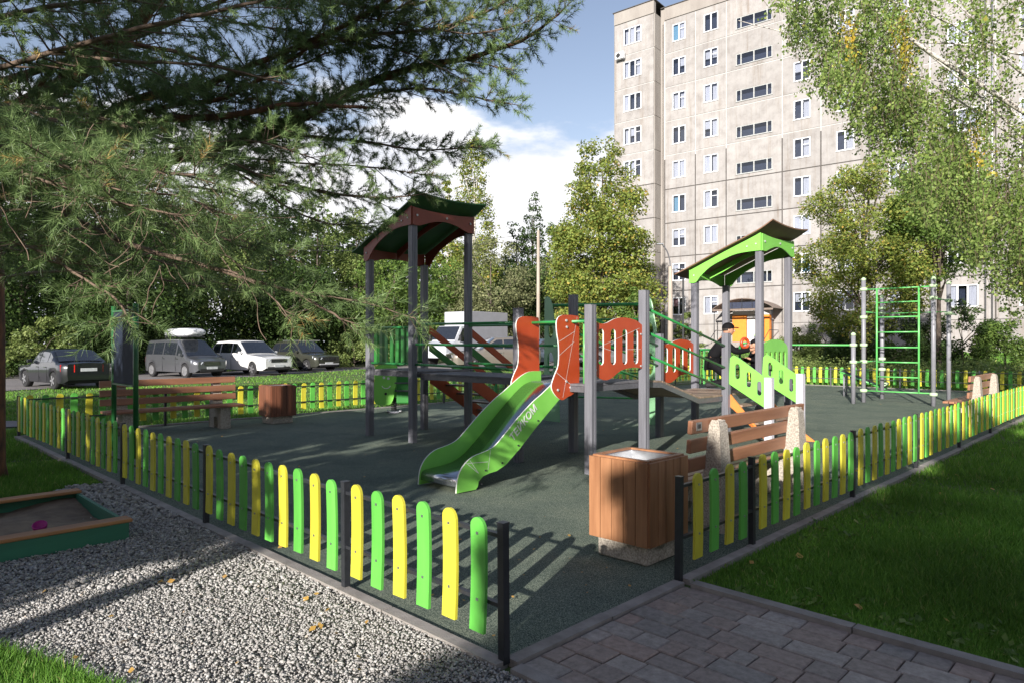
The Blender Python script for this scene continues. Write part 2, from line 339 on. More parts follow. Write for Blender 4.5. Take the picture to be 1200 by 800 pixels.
M['curtain_pink'] = pm('pink_curtain', (.55, .30, .32), (.42, .22, .25), scale=5, rough=.9, stretch=(3, 1, .1))
M['curtain_blue'] = pm('blue_curtain', (.20, .38, .50), (.15, .3, .42), scale=5, rough=.9, stretch=(3, 1, .1))
def panemat():
    m, t, B, N, L = nodes('window_glass'); t.nodes.remove(B)
    g = N('ShaderNodeBsdfGlossy'); g.inputs['Roughness'].default_value = .02; g.inputs['Color'].default_value = (.9, .93, 1, 1)
    tr = N('ShaderNodeBsdfTransparent'); tr.inputs['Color'].default_value = (.72, .76, .8, 1)
    f = N('ShaderNodeFresnel'); f.inputs['IOR'].default_value = 1.9; mx = N('ShaderNodeMixShader')
    L(f.outputs[0], mx.inputs[0]); L(tr.outputs[0], mx.inputs[1]); L(g.outputs[0], mx.inputs[2]); L(mx.outputs[0], t.nodes['Material Output'].inputs['Surface']); return m
M['pane'] = panemat()
M['ochre_door'] = pm('orange_metal_sheet', (.80, .27, .035), (.74, .23, .03), rough=.45)
M['canopy'] = pm('brown_canopy_sheet', (.22, .17, .14), (.16, .12, .10), rough=.5)
M['plaster'] = pm('white_plaster', (.68, .67, .66), (.58, .57, .56), rough=.85)
M['polewood'] = pm('weathered_concrete_pole', (.42, .36, .30), (.30, .25, .21), scale=5, rough=.9, stretch=(1, 1, .2))
M['steelpost'] = pm('grey_steel_tube', (.25, .25, .28), (.21, .21, .235), rough=.38)
M['capgreen'] = pm('pale_green_plastic', (.50, .66, .42), (.44, .6, .36), rough=.4)
M['black_pad'] = pm('black_padding', (.02, .03, .025), rough=.6)
M['carglass'] = pm('car_glass', (.02, .024, .032), (.015, .018, .025), rough=.04, coat=1)
M['chrome'] = pm('chrome_trim', (.65, .66, .68), rough=.15, metal=1)
M['rim'] = pm('alloy_wheel', (.5, .5, .52), (.4, .4, .42), rough=.3, metal=.7)
M['plate'] = pm('number_plate', (.62, .64, .66), rough=.5)
M['headlight'] = pm('headlight_glass', (.62, .66, .72), (.45, .48, .55), scale=14, rough=.08, coat=1)
M['taillight'] = pm('tail_light', (.62, .03, .02), (.4, .01, .01), scale=9, rough=.12, coat=1)
M['blackplastic'] = pm('black_car_plastic', (.022, .022, .024), rough=.55)
M['silverplastic'] = pm('silver_plastic_trim', (.55, .55, .57), rough=.35)
M['boxwhite'] = pm('white_van_sheet', (.52, .54, .58), (.46, .48, .53), scale=2, rough=.4)
M['boxshade'] = pm('shaded_box_sheet', (.36, .36, .40), (.32, .32, .35), scale=2, rough=.5)  # white box sides, their weaker light put into the colour
M['roofbox'] = pm('roof_box_plastic', (.62, .63, .66), (.3, .32, .36), scale=6, rough=.4, lo=.4, hi=.5)
M['cloth_black'] = pm('black_jacket', (.006, .006, .008), (.004, .004, .005), rough=.8, spec=.2)
M['skin'] = pm('skin', (.50, .27, .18), (.45, .23, .15), rough=.55)
M['hair'] = pm('dark_hair', (.025, .018, .014), rough=.7)
M['magenta'] = pm('magenta_toy', (.45, .02, .22), rough=.4)
def carpaint(name, c, metal=.3):
    return pm(name, c, tuple(x*.92 for x in c), scale=1, rough=.28, metal=metal, coat=1)
# ================================================================== SETTING
PW, PL = 11.75, 24.4                       # playground width (b) and length (a)
def ground_sheet():
    def axis(lo, hi):
        k = np.concatenate([-np.geomspace(450, 40, 14), np.arange(-38, 39, 2.0), np.geomspace(40, 450, 14)]); return k
    X, Y = np.meshgrid(axis(0, 0), axis(0, 0)+20); Z = hgt(X, Y)-.02
    n = X.shape[1]; m = X.shape[0]
    V = np.stack([X.ravel(), Y.ravel(), Z.ravel()], 1)
    i, j = np.meshgrid(np.arange(m-1), np.arange(n-1), indexing='ij'); a = (i*n+j).ravel()
    F = np.stack([a, a+1, a+n+1, a+n], 1)
    o = link('ground', fast_mesh('ground', V, F, M['grassground'], smooth=True)); tag(o, kind='structure')
ground_sheet()
def poly_sheet(name, pts, z, mat, kind='structure'):
    b = MB(); b.add([(p[0], p[1], z) for p in pts], [tuple(range(len(pts)))]); o = b.build(name, mat); tag(o, kind=kind); return o
poly_sheet('playground_surface', [W(0.02, 0.02), W(PL, 0.02), W(PL, PW), W(0.02, PW)], -.002, M['rubber'])
# gravel bed outside the left fence
GR = [W(-.06, -.06), W(-.06, 6.35), W(-.4, 6.5), W(-.8, 6.1), W(-.75, 5.5), W(-2.4, 5.3), W(-2.5, 3.5), W(-1.95, 2.5), W(-1.62, 1.75), W(-1.42, 1.0), W(-1.42, .2), W(-1.6, -1.5), W(-1.7, -4.1), W(-.06, -4.2)]
poly_sheet('gravel_bed', GR, -.010, M['gravelbase'])
GRn = np.array([(p.x, p.y) for p in GR])
def inpoly(x, y, P):
    c = np.zeros(len(x), bool); j = len(P)-1
    for i in range(len(P)):
        xi, yi = P[i]; xj, yj = P[j]
        k = ((yi > y) != (yj > y)) & (x < (xj-xi)*(y-yi)/(yj-yi+1e-12)+xi); c ^= k; j = i
    return c
# kerbs
kerb = tag(thing('kerb', None, None), kind='structure')
def kerb_piece(L_): 
    return MB().box((L_/2, 0, 0), (L_-.008, .08, .2)).mesh('kerb_stone', M['kerb'])
KP = kerb_piece(1.0)
def kerb_run(p0, p1, top=.022, jit=.004):
    d = p1-p0; n = max(1, round(d.length/1.0)); rz = math.atan2(d.y, d.x)
    for i in range(n):
        o = link('kerb_stone', KP, kerb, p0+d*(i/n)+Vector((0, 0, top-.1+random.uniform(-jit, jit))), (0, 0, rz+random.uniform(-.004, .004)))
        o.scale = (d.length/n, 1, 1)
kerb_run(W(-.03, -.02), W(-.03, PW)); kerb_run(W(1.68, -.03), W(PL, -.03)); kerb_run(W(0, PW+.04), W(PL, PW+.04)); kerb_run(W(PL+.04, 0), W(PL+.04, PW))
kerb_run(W(0.02, -.03), W(1.62, -.03), .018)
kerb_run(W(-.02, -.10), W(-.02, -5.1), .03); kerb_run(W(1.64, -.12), W(1.64, -5.12), .03)
# paved path
path = poly_sheet('paved_path', [W(.02, -.07), W(1.60, -.07), W(1.60, -5.1), W(.02, -5.1)], -.018, pm('joint_sand', (.05, .045, .04), rough=.95))
sizes = {}
def paver_mesh(l, w):
    if (l, w) not in sizes:
        b = MB(); h = .03; c = .006
        g = .0035; x, y = l/2-g, w/2-g
        V = [(-x, -y, -h), (x, -y, -h), (x, y, -h), (-x, y, -h), (-x, -y, -c), (x, -y, -c), (x, y, -c), (-x, y, -c), (-x+c, -y+c, 0), (x-c, -y+c, 0), (x-c, y-c, 0), (-x+c, y-c, 0)]
        F = [(0, 1, 5, 4), (1, 2, 6, 5), (2, 3, 7, 6), (3, 0, 4, 7), (4, 5, 9, 8), (5, 6, 10, 9), (6, 7, 11, 10), (7, 4, 8, 11), (8, 9, 10, 11)]
        sizes[(l, w)] = b.add(V, F).mesh('paver', M['paver'])
    return sizes[(l, w)]
ws = [.155, .155, .16, .155, .16, .155, .16, .155, .16, .155]
a = .03; k = 0
for w in ws:
    b_ = -.075-random.choice([0, 0, 0]); n = 0
    while b_ > -3.9:
        l = random.choice([.115, .165, .165, .23, .28, .30]) if n else random.choice([.115, .165, .22, .28])
        l = min(l, b_+4.05) if b_-l < -3.9 else l
        o = link('paver', paver_mesh(round(l, 3), w), path, W(a+w/2, b_-l/2, .004+random.uniform(-.0025, .0025)), (random.uniform(-.006, .006), random.uniform(-.006, .006), TH+math.pi/2+random.uniform(-.006, .006)))
        b_ -= l; n += 1; k += 1
    a += w
# crushed stone: every stone a small solid, joined
def stones():
    bbox = GRn.min(0), GRn.max(0); pts = []; S = []
    N = 0
    for (dmax, dens, s0) in ((4.4, 8300, .0078), (6.2, 4400, .0105), (30, 1400, .018)):
        dmin = {4.4: 0, 6.2: 4.4, 30: 6.2}[dmax]
        area = (bbox[1][0]-bbox[0][0])*(bbox[1][1]-bbox[0][1]); n = int(area*dens)
        x = rng.uniform(bbox[0][0], bbox[1][0], n); y = rng.uniform(bbox[0][1], bbox[1][1], n)
        d = np.hypot(x, y); k = inpoly(x, y, GRn) & (y >= dmin) & (y < dmax) & (np.abs(x) < y*.80+.25) & (y > 2.6)
        x, y = x[k], y[k]; pts.append(np.stack([x, y], 1)); S.append(s0*rng.lognormal(0, .32, len(x)))
    P = np.concatenate(pts); S = np.concatenate(S); n = len(P)
    base = np.array([(1, 0, 0), (-1, 0, 0), (0, 1, 0), (0, -1, 0), (0, 0, 1), (0, 0, -1)], float)
    V = base[None]*rng.uniform(.55, 1.25, (n, 6, 1))+rng.normal(0, .18, (n, 6, 3))
    q = rng.normal(size=(n, 4)); q /= np.linalg.norm(q, axis=1)[:, None]; w, x, y, z = q.T
    Rm = np.stack([1-2*(y*y+z*z), 2*(x*y-z*w), 2*(x*z+y*w), 2*(x*y+z*w), 1-2*(x*x+z*z), 2*(y*z-x*w), 2*(x*z-y*w), 2*(y*z+x*w), 1-2*(x*x+y*y)], 1).reshape(n, 3, 3)
    V = np.einsum('nij,nkj->nki', Rm, V)*S[:, None, None]; V[:, :, 2] *= .75
    V += np.stack([P[:, 0], P[:, 1], rng.uniform(-.006, .012, n)], 1)[:, None, :]
    f = np.array([(0, 2, 4), (2, 1, 4), (1, 3, 4), (3, 0, 4), (2, 0, 5), (1, 2, 5), (3, 1, 5), (0, 3, 5)])
    F = (f[None]+np.arange(n)[:, None, None]*6).reshape(-1, 3)
    rnd = np.repeat(rng.beta(2.2, 2.0, n), 8)
    o = link('gravel', fast_mesh('gravel', V.reshape(-1, 3), F, M['stone'], rnd)); tag(o, 'crushed grey stones of the gravel bed beside the fence', 'gravel', kind='stuff')
    return n
stones()
# road / parking behind the back fence
RN = [(-60, -30), (-30, 2), (-17.6, 22.5), (-15.9, 26.5), (-13.9, 31.0), (-11.8, 33.2), (-9.8, 36.6), (-7.5, 38.4), (-4, 33.2), (2, 33.0), (5, 38), (9, 47), (17, 46.5), (40, 28)]
RF = [(-70, -20), (-43, 10), (-27.5, 31), (-24.5, 36), (-21, 40), (-18, 43), (-13, 46), (-8, 47.5), (-3, 48), (3, 49), (5, 51), (9, 51), (19, 49.5), (43, 31)]
def strip(name, A, B, dz, mat, n=6, m=6):
    A = crv(A, n); B = crv(B, n); V = []; F = []
    for p, q in zip(A, B):
        for k in range(m+1):
            t = k/m; x = p[0]*(1-t)+q[0]*t; y = p[1]*(1-t)+q[1]*t; V.append((x, y, float(hgt(x, y))+dz))
    for i in range(len(A)-1):
        for k in range(m): F.append((i*(m+1)+k, i*(m+1)+k+1, (i+1)*(m+1)+k+1, (i+1)*(m+1)+k))
    o = MB().add(V, F, 0, True).build(name, mat); tag(o, kind='structure'); return o
strip('road', RN, RF, -.005, M['asphalt'])
def off(P, d):
    o = []
    for i, p in enumerate(P):
        q0 = P[max(i-1, 0)]; q1 = P[min(i+1, len(P)-1)]; t = Vector((q1[0]-q0[0], q1[1]-q0[1])).normalized(); o.append((p[0]+t.y*d, p[1]-t.x*d))
    return o
strip('road_kerb', off(RN, .12), RN, .09, M['kerb'], m=1)
strip('far_road_kerb', off(RF, -.02), off(RF, -.2), .09, M['kerb'], m=1)
strip('footpath', [(-16, 12.6), (-10.6, 12.9), (-9.3, 13.3)], [(-16, 13.9), (-10.8, 14.1), (-9.9, 14.3)], .0, M['asphalt'], m=2)
# ================================================================== FENCES
def board_mesh(mat):
    w, h, t = .108, .59, .018; bow = .010
    L_ = []
    zs = np.linspace(0, h-w/2, 7)
    left = [(-w/2+bow*math.sin(z/h*math.pi), z) for z in zs]; right = [(w/2+bow*math.sin(z/h*math.pi), z) for z in zs]
    cap = [(w/2*math.cos(t_), h-w/2+w/2*math.sin(t_)) for t_ in np.linspace(0, math.pi, 9)][1:-1]
    out_ = left[::-1]; pts = right+cap+out_
    b = MB(); b.panel([pts], lambda s, z, d: (s, -d, z), t)
    for z in (.17, .51): b.box((bow*math.sin(z/h*math.pi), -t-.003, z), (.014, .006, .014), 1)
    return b.mesh('board', [mat, M['galv']])
BY, BG = board_mesh(M['fence_y']), board_mesh(M['fence_g'])
PM = MB().box((0, 0, .35), (.042, .042, .70)).box((0, 0, .7035), (.048, .048, .007)).mesh('post', M['dark_metal'])
PMG = MB().box((0, 0, .35), (.042, .042, .70)).box((0, 0, .7035), (.048, .048, .007)).mesh('post', M['rail_grey'])
def fence(label, p0, p1, posts, side, grey=False, start=0):
    """local x runs from p0 to p1; boards sit on local -y (side=-1) or +y"""
    d = p1-p0; Ln = d.length; rz = math.atan2(d.y, d.x); t = thing('picket_fence', label, 'fence', p0, rz, 'yellow and green picket fences of the playground')
    me = PMG if grey else PM; mr = M['rail_grey'] if grey else M['dark_metal']; k = start
    for x in posts: 
        o = link('post', me, t, (x, 0, 0)); o.rotation_euler = (random.uniform(-.008, .008), random.uniform(-.008, .008), 0)
    for x0, x1 in zip(posts[:-1], posts[1:]):
        L_ = x1-x0; n = max(1, round((L_-.2)/.213)); pitch = (L_-.21)/max(n-1, 1)
        pitch = min(pitch, .225); st = x0+(L_-pitch*(n-1))/2
        for z in (.285, .635):
            MB().box((L_/2, 0, 0), (L_-.044, .03, .02)).build('rail', mr, t, (x0, 0, z))
        for i in range(n):
            o = link('board', BY if k % 2 == 0 else BG, t, (st+i*pitch+random.uniform(-.004, .004), side*.0165, .12+random.uniform(-.009, .009)))
            o.rotation_euler = (0, random.uniform(-.022, .022), 0 if side < 0 else math.pi); k += 1
    return t
def posts_of(L_, first, step):
    p = [0.0]+list(first)
    while p[-1]+step < L_-.6: p.append(p[-1]+step)
    p.append(L_); return p
# left run starts at the near corner: boards face the gravel (camera) side
fence('picket fence in front of the gravel, from the nearest post to the far left corner', W(0, 0), W(0, PW), [0, 1.46, 3.74, 6.1, 8.5, PW], +1, start=1)
fence('picket fence between playground and right lawn, starting at the paved path', W(1.66, 0), W(PL, 0), posts_of(PL-1.66, [1.1, 3.4], 2.35), -1)
fence('picket fence along the back of the playground, between cars and left bench', W(0, PW), W(PL, PW), posts_of(PL, [2.35], 2.35), +1)
fence('sunlit picket fence across the far end behind the pull-up bars', W(PL, 0), W(PL, PW), posts_of(PW, [2.35], 2.35), -1, grey=True, start=1)
# ================================================================== PLAY STRUCTURE
PO = (6.6, 4.6)
play = thing('play_structure', 'large play complex with two roofed towers, bridge, slide, ramps and red and green panels', 'play structure', W(*PO), TH)
def q(a, b, z): return (a-PO[0], b-PO[1], z)
def pq(s, t, z=0): return q(s, t, z)
def timber(a, b, z, mat='post', w=.115):
    m = MB(); h = w/2; g = .012; L_ = [(-h, -h+g), (-h+g, -h), (-g/2, -h), (0, -h+g*.6), (g/2, -h), (h-g, -h), (h, -h+g), (h, -g/2), (h-g*.6, 0), (h, g/2), (h, h-g), (h-g, h), (g/2, h), (0, h-g*.6), (-g/2, h), (-h+g, h), (-h, h-g), (-h, g/2), (-h+g*.6, 0), (-h, -g/2)]
    m.loft([[(x, y, zz) for x, y in L_] for zz in (-.02, z)], 0, False)
    m.box((0, 0, z+.006), (w-.01, w-.01, .012))
    o = m.build('post', M[mat], play, q(a, b, 0)); return o
for p in [(4.35, 6.47, 3.50), (5.55, 6.47, 3.50), (4.35, 7.70, 3.04), (5.55, 7.70, 3.04), (4.25, 2.77, 2.06), (4.25, 4.0, 2.06), (5.42, 2.77, 2.3), (5.42, 4.0, 2.3), (7.75, 2.77, 1.75), (7.75, 4.0, 1.75), (8.95, 2.77, 3.18), (10.15, 2.77, 3.18), (8.95, 4.0, 2.72), (10.15, 4.0, 2.72)]: timber(*p)
for p in [(7.75, 2.07, 1.07), (8.95, 2.07, 1.09)]: timber(*p, mat='post_white', w=.12)
def bolts(mb, pts, r=.014, ax='b', s=-1):
    for p in pts:
        d = Vector((0, s*.012, 0)) if ax == 'b' else Vector((s*.012, 0, 0)); mb.tube([Vector(p), Vector(p)+d], r, 8, 0)
def roof(a0, b0, z, fm, rm):
    """shed roof over posts a0..a0+1.2, b0 (high) .. b0+1.23 (low); z = top of the high posts"""
    a1 = a0+1.2; b1 = b0+1.23; prof = crv([(b1+.34, z-.36), (b1+.06, z-.255), (b0+.6, z+.03), (b0-.02, z+.275), (b0-.30, z+.43)], 5)
    R_ = []
    for side in (0, 1):
        for (b, zz) in (prof if side == 0 else prof[::-1]):
            R_.append((b, zz+(.022 if side == 0 else 0)))
    rings = []
    for i in range(9):
        t = i/8; a = a0-.15+t*1.5; sag = .05*((2*t-1)**2); rings.append([q(a, b, zz+sag) for b, zz in R_])
    MB().loft(rings, 0, False).build('roof_sheet', rm, play)
    def zr(b): 
        P = sorted(prof); 
        return float(np.interp(b, [p[0] for p in P], [p[1] for p in P]))
    for k, a in enumerate((a0-.085, a0+.59, a1+.065)):
        top = [(b, zr(b)+.012) for b in np.linspace(b0-.06, b1+.06, 12)]
        lowz = [(b1+.06, z-.47), (b1-.06, z-.47), (b1-.16, z-.36), (b1-.35, z-.21), (b1-.62, z-.09), (b0+.38, z-.02), (b0+.12, z-.0), (b0-.06, z-.0)]
        if k == 1: lowz = [(b1+.02, z-.40), (b1-.3, z-.22), (b0+.5, z-.02), (b0+.0, z+.12)]; top = [(b, zr(b)+.003) for b in np.linspace(b0+.0, b1+.02, 10)]
        low = crv(lowz, 3)
        MB().panel([top+low], lambda s, t_, d, a=a: q(a+d, s, t_), .02).build('roof_rafter' if k == 1 else 'roof_fascia', fm, play)
    # high and low fascias with arched lower edge
    for b, zt, zb, ar in ((b0-.085, z+.255, z, .12), (b1+.065, z-.27, z-.47, .09)):
        lo = [(a1+.063, zb), (a1-.08, zb)]+[(a1-.08-(1.04)*t, zb+ar*math.sin(math.pi*t)) for t in np.linspace(0, 1, 14)][1:-1]+[(a0+.08, zb), (a0-.063, zb)]
        zt_ = [(a0-.063+t*1.326, zt+.035*((2*t-1)**2)) for t in np.linspace(0, 1, 8)]
        MB().panel([zt_+lo], lambda s, t_, d, b=b: q(s, b+d, t_), .02).build('roof_fascia', fm, play)
    mb = MB(); bolts(mb, [q(a0+.02, b0-.087, z+.16), q(a0+.64, b0-.087, z+.185), q(a1-.03, b0-.087, z+.16)], .02); bolts(mb, [q(a0-.087, b0+.02, z+.12), q(a0-.087, b0+.18, z+.09), q(a0-.087, b1-.03, z-.34)], .014, 'a'); mb.build('bolt', M['bolt'], play)
roof(4.35, 6.47, 3.5, M['redroof'], M['roof_green']); roof(8.95, 2.77, 3.18, M['green'], M['roof_brown'])
# decks
def deck(a0, a1, b0, b1, z, name='deck', mat='deck', t=.03):
    MB().b2(q(a0, b0, z-t), q(a1, b1, z)).build(name, M[mat], play, bevel=.004)
    fr = MB(); w = .045
    for x0, x1, y0, y1 in ((a0, a1, b0, b0+w), (a0, a1, b1-w, b1), (a0, a0+w, b0+w+.002, b1-w-.002), (a1-w, a1, b0+w+.002, b1-w-.002)): fr.b2(q(x0, y0, z-t-.072), q(x1, y1, z-t-.002))
    fr.build('deck_frame', M['rail_grey'], play)
deck(4.41, 5.49, 6.40, 7.77, 1.15); deck(4.44, 5.46, 4.08, 6.39, 1.12, 'bridge_deck'); deck(4.20, 5.50, 2.83, 3.94, 1.10)
deck(9.01, 10.2, 2.83, 3.94, .78)
# ramp with cross boards between the slide deck and the low deck
path_ab = [(5.52, 1.10), (5.92, 1.08), (6.95, .79), (8.94, .78)]
def zramp(a): return float(np.interp(a, [p[0] for p in path_ab], [p[1] for p in path_ab]))
for b in (2.80, 3.94):
    t = MB(); t.panel([[(a, zramp(a)-.028) for a in (5.52, 5.92, 6.95, 8.94)]+[(a, zramp(a)-.10) for a in (8.94, 6.95, 5.92, 5.52)]], lambda s, z, d, b=b: q(s, b+d, z), .035); t.build('ramp_beam', M['rail_grey'], play)
a = 5.56; bm_ = MB().box((0, 0, 0), (.098, 1.16, .026)).mesh('deck_board', M['deckw'])
while a < 8.92:
    z = zramp(a); ang = -math.atan2(zramp(a+.05)-zramp(a-.05), .1)
    link('deck_board', bm_, play, q(a, 3.385+random.uniform(-.004, .004), z-.013+random.uniform(-.002, .002)), (0, ang, 0)); a += .106
def pipe(p0, p1, r=.019, mat='pipe', name='rail', parent=None):
    return MB().tube([p0, p1], r, 10).build(name, M[mat], parent or play)
for zz in (1.90, 1.58, 1.26):
    pipe(q(4.37, 6.41, zz), q(4.30, 4.06, zz-.02)); pipe(q(5.52, 6.41, zz), q(5.42, 4.06, zz-.02))
for z0, z1 in ((2.07, 1.56), (1.75, 1.22), (1.44, .89)):
    for b in (2.77, 4.0): pipe(q(5.48, b, z0), q(7.69, b, z1), .018)
for zz in (1.87,): pipe(q(4.25, 2.83, zz), q(4.25, 3.94, zz), .019)
for b in (2.90, 3.87): pipe(q(4.30, b, 1.10), q(4.30, b, 1.87), .02, 'pipe_light', 'grab_bar')
for a_, b_ in ((4.35, 6.53), (5.6, 7.0)): pass
# slatted guard on the first tower
pipe(q(4.35, 6.53, 1.26), q(4.35, 7.64, 1.26), .02); pipe(q(4.35, 6.53, 1.86), q(4.35, 7.64, 1.86), .02); pipe(q(4.4, 7.70, 1.26), q(5.5, 7.70, 1.26), .02); pipe(q(4.4, 7.70, 1.86), q(5.5, 7.70, 1.86), .02)
sl_ = MB().box((0, 0, 0), (.016, .085, .58)).mesh('slat', M['greendark'])
for i in range(7): link('slat', sl_, play, q(4.375, 6.62+i*.155, 1.56))
for i in range(7): link('slat', sl_, play, q(4.50+i*.155, 7.675, 1.56), (0, 0, math.pi/2))
# stair from the first tower
for b in (6.55, 7.60):
    MB().panel([[(5.62, 1.12), (7.45, -.0), (7.05, -.0), (5.62, .86)]], lambda s, z, d, b=b: q(s, b+d, z), .024).build('stair_stringer', M['red'], play)
    MB().panel([[(5.60, 1.92), (7.35, .84), (7.35, .70), (5.60, 1.78)]], lambda s, z, d, b=b: q(s, b+d, z), .024).build('handrail_board', M['red'], play)
    MB().panel([[(5.60, 1.60), (7.25, .60), (7.25, .46), (5.60, 1.46)]], lambda s, z, d, b=b: q(s, b+d, z), .024).build('side_board', M['greendark'], play)
    MB().box(q(7.32, b+.012, .40), (.06, .05, .85)).build('stair_post', M['pipe'], play)
for i in range(6):
    z = 1.0-i*.175; MB().b2(q(5.72+i*.27, 6.575, z-.03), q(5.92+i*.27, 7.60, z)).build('tread', M['deckw'], play)
# slide
green_side = [(4.40, 1.23), (4.18, 1.23), (4.02, 1.18), (3.84, 1.08), (3.69, .99), (3.54, .91), (3.3, .75), (3.08, .58), (2.92, .46), (2.77, .41), (2.57, .37), (2.43, .28), (2.36, .16), (2.34, .01)]
gs = crv(green_side, 3)+[(2.62, .01), (2.65, .04), (2.66, .09), (2.73, .14), (2.83, .16), (2.94, .17), (3.08, .22), (3.3, .37), (3.59, .60), (3.85, .79), (4.02, .91), (4.2, 1.03), (4.40, 1.03)]
red_side = crv([(4.05, 1.945), (4.32, 1.945), (4.38, 1.89), (4.38, 1.5), (4.38, 1.09), (4.27, .97), (4.16, .935), (4.05, .90), (3.93, .96), (3.85, 1.07), (3.90, 1.2), (3.98, 1.34), (3.985, 1.57), (3.95, 1.74), (3.95, 1.88)], 3, True)
for b, s in ((3.07, -1), (3.72, 1)):
    MB().panel([gs], lambda x, z, d, b=b: q(x, b+d, z), .018, 0, 1).build('slide_side', [M['green'], M['white']], play)
    MB().panel([red_side], lambda x, z, d, b=b, s=s: q(x, b+(-.018 if s < 0 else .020)+d, z), .016, 0, 1).build('slide_entry_panel', [M['red'], M['white']], play)
    mb = MB(); yy = b-.020 if s < 0 else b+.038
    bolts(mb, [q(4.12, yy, 1.88), q(4.13, yy, 1.80), q(4.12, yy, 1.13), q(3.96, yy, 1.03), q(4.20, yy, 1.05)], .016, 'b', s); mb.build('bolt', M['bolt'], play)
    if s < 0:
        mb = MB()
        bolts(mb, [q(x, 3.07, z) for x, z in ((2.70, .06), (2.76, .20), (3.02, .25), (3.28, .42), (3.62, .68))], .010, 'b', -1); mb.build('dark_bolt', M['dark_metal'], play)
bed = crv([(4.38, 1.105), (4.15, 1.09), (3.95, 1.0), (3.6, .74), (3.25, .45), (3.0, .27), (2.8, .20), (2.55, .175), (2.42, .165), (2.375, .13), (2.37, .06)], 4)
mb = MB(); V = []
for (x, z) in bed: V += [q(x, 3.089, z), q(x, 3.719, z)]
mb.add(V, [(2*i, 2*i+1, 2*i+3, 2*i+2) for i in range(len(bed)-1)], 0, True); o = mb.build('slide_bed', M['steel'], play); sm_ = o.modifiers.new('s', 'SOLIDIFY'); sm_.thickness = .004
def engrave(lines, f, w=.004, mat='white'):
    mb = MB()
    for p0, p1 in lines:
        d = Vector((p1[0]-p0[0], p1[1]-p0[1])); n = Vector((-d.y, d.x)).normalized()*w/2
        mb.add([f(p0[0]+n.x, p0[1]+n.y), f(p1[0]+n.x, p1[1]+n.y), f(p1[0]-n.x, p1[1]-n.y), f(p0[0]-n.x, p0[1]-n.y)], [(0, 1, 2, 3)])
    mb.build('engraved_line', M[mat], play)
fn_ = lambda y: (lambda x, z: q(x, y, z))
engrave([((2.50, .31), (2.80, .29)), ((2.46, .33), (2.66, .18)), ((2.66, .18), (2.53, .34)), ((2.84, .42), (2.80, .20))], fn_(3.0685), .006)
engrave([((4.34, 1.93), (4.06, .93)), ((3.99, 1.62), (4.30, 1.75)), ((3.93, 1.25), (4.36, 1.0)), ((3.99, 1.45), (4.28, 1.62))], fn_(3.0505), .005)
def text(body, size, loc, rot, mat, parent, extr=.002):
    c = bpy.data.curves.new('lettering', 'FONT'); c.body = body; c.size = size; c.extrude = extr; c.align_x = 'LEFT'; c.materials.append(mat); c.offset = .0015
    f = bpy.data.objects.new('font_source', c); COL.objects.link(f); dg = bpy.context.evaluated_depsgraph_get(); me = bpy.data.meshes.new_from_object(f.evaluated_get(dg)); bpy.data.objects.remove(f)
    o = link('lettering', me, parent, loc); o.matrix_local = Matrix.Translation(loc) @ rot; return o
def plane_rot(xv, nv):
    x = Vector(xv).normalized(); n = Vector(nv).normalized(); y = n.cross(x); return Matrix((x, y, n)).transposed().to_4x4()
t_ = text('ТЕЙКОМ', .128, q(3.19, 3.066, .47), plane_rot((.60, 0, .50), (0, -1, 0)), M['white'], play)
# slotted red panels
def wavy(a0, a1, z0, z1, b, n=4, name='slotted_panel', mat='red'):
    w = a1-a0; h = z1-z0
    o = crv([(a0, z1-.05*h), (a0+.10*w, z1-.10*h), (a0+.24*w, z1-.09*h), (a0+.42*w, z1-.01*h), (a0+.62*w, z1+.015*h), (a0+.85*w, z1-.02*h), (a1, z1-.10*h)], 5)+crv([(a1, z0+.14*h), (a1-.2*w, z0+.16*h), (a0+.55*w, z0+.12*h), (a0+.3*w, z0-.02*h), (a0+.12*w, z0), (a0, z0+.1*h)], 5)
    holes = [slot(a0+w*(.14+.24*i), z0+h*.52, .105, h*.60) for i in range(n)]
    MB().panel([o]+holes, lambda s, z, d: q(s, b+d, z), .018, 0, 1).build(name, [M[mat], M['white']], play)
wavy(4.31, 5.36, 1.16, 1.92, 2.76); wavy(7.81, 8.89, .93, 1.66, 4.0)
mb = MB(); bolts(mb, [q(4.345, 2.76, 1.72), q(4.345, 2.76, 1.27), q(5.325, 2.76, 1.72), q(5.325, 2.76, 1.30)], .013); mb.build('bolt', M['bolt'], play)
engrave([((4.4, 1.55), (5.3, 1.80)), ((4.4, 1.56), (4.7, 1.5)), ((5.0, 1.52), (5.33, 1.52))], fn_(2.7585), .004)
# arched green guard on the second tower
ar = [(9.02, .86), (10.08, .86), (10.08, 1.50)]+[(9.55+.53*math.cos(t), 1.50+.17*math.sin(t)) for t in np.linspace(0, math.pi, 12)][1:-1]+[(9.02, 1.50)]
MB().panel([ar]+[slot(9.17+.19*i, 1.20, .11, .52) for i in range(5)], lambda s, z, d: q(s, 2.75+d, z), .018).build('arched_guard', M['green'], play)
for zz in (1.1, 1.5): pipe(q(10.15, 2.83, zz), q(10.15, 3.94, zz))
for i in range(6): link('slat', MB().box((0, 0, 0), (.016, .05, .62)).mesh('slat', M['pipe_light']), play, q(9.1+i*.18, 3.99, 1.15), (0, 0, math.pi/2))
pipe(q(9.0, 4.0, 1.48), q(10.1, 4.0, 1.48))
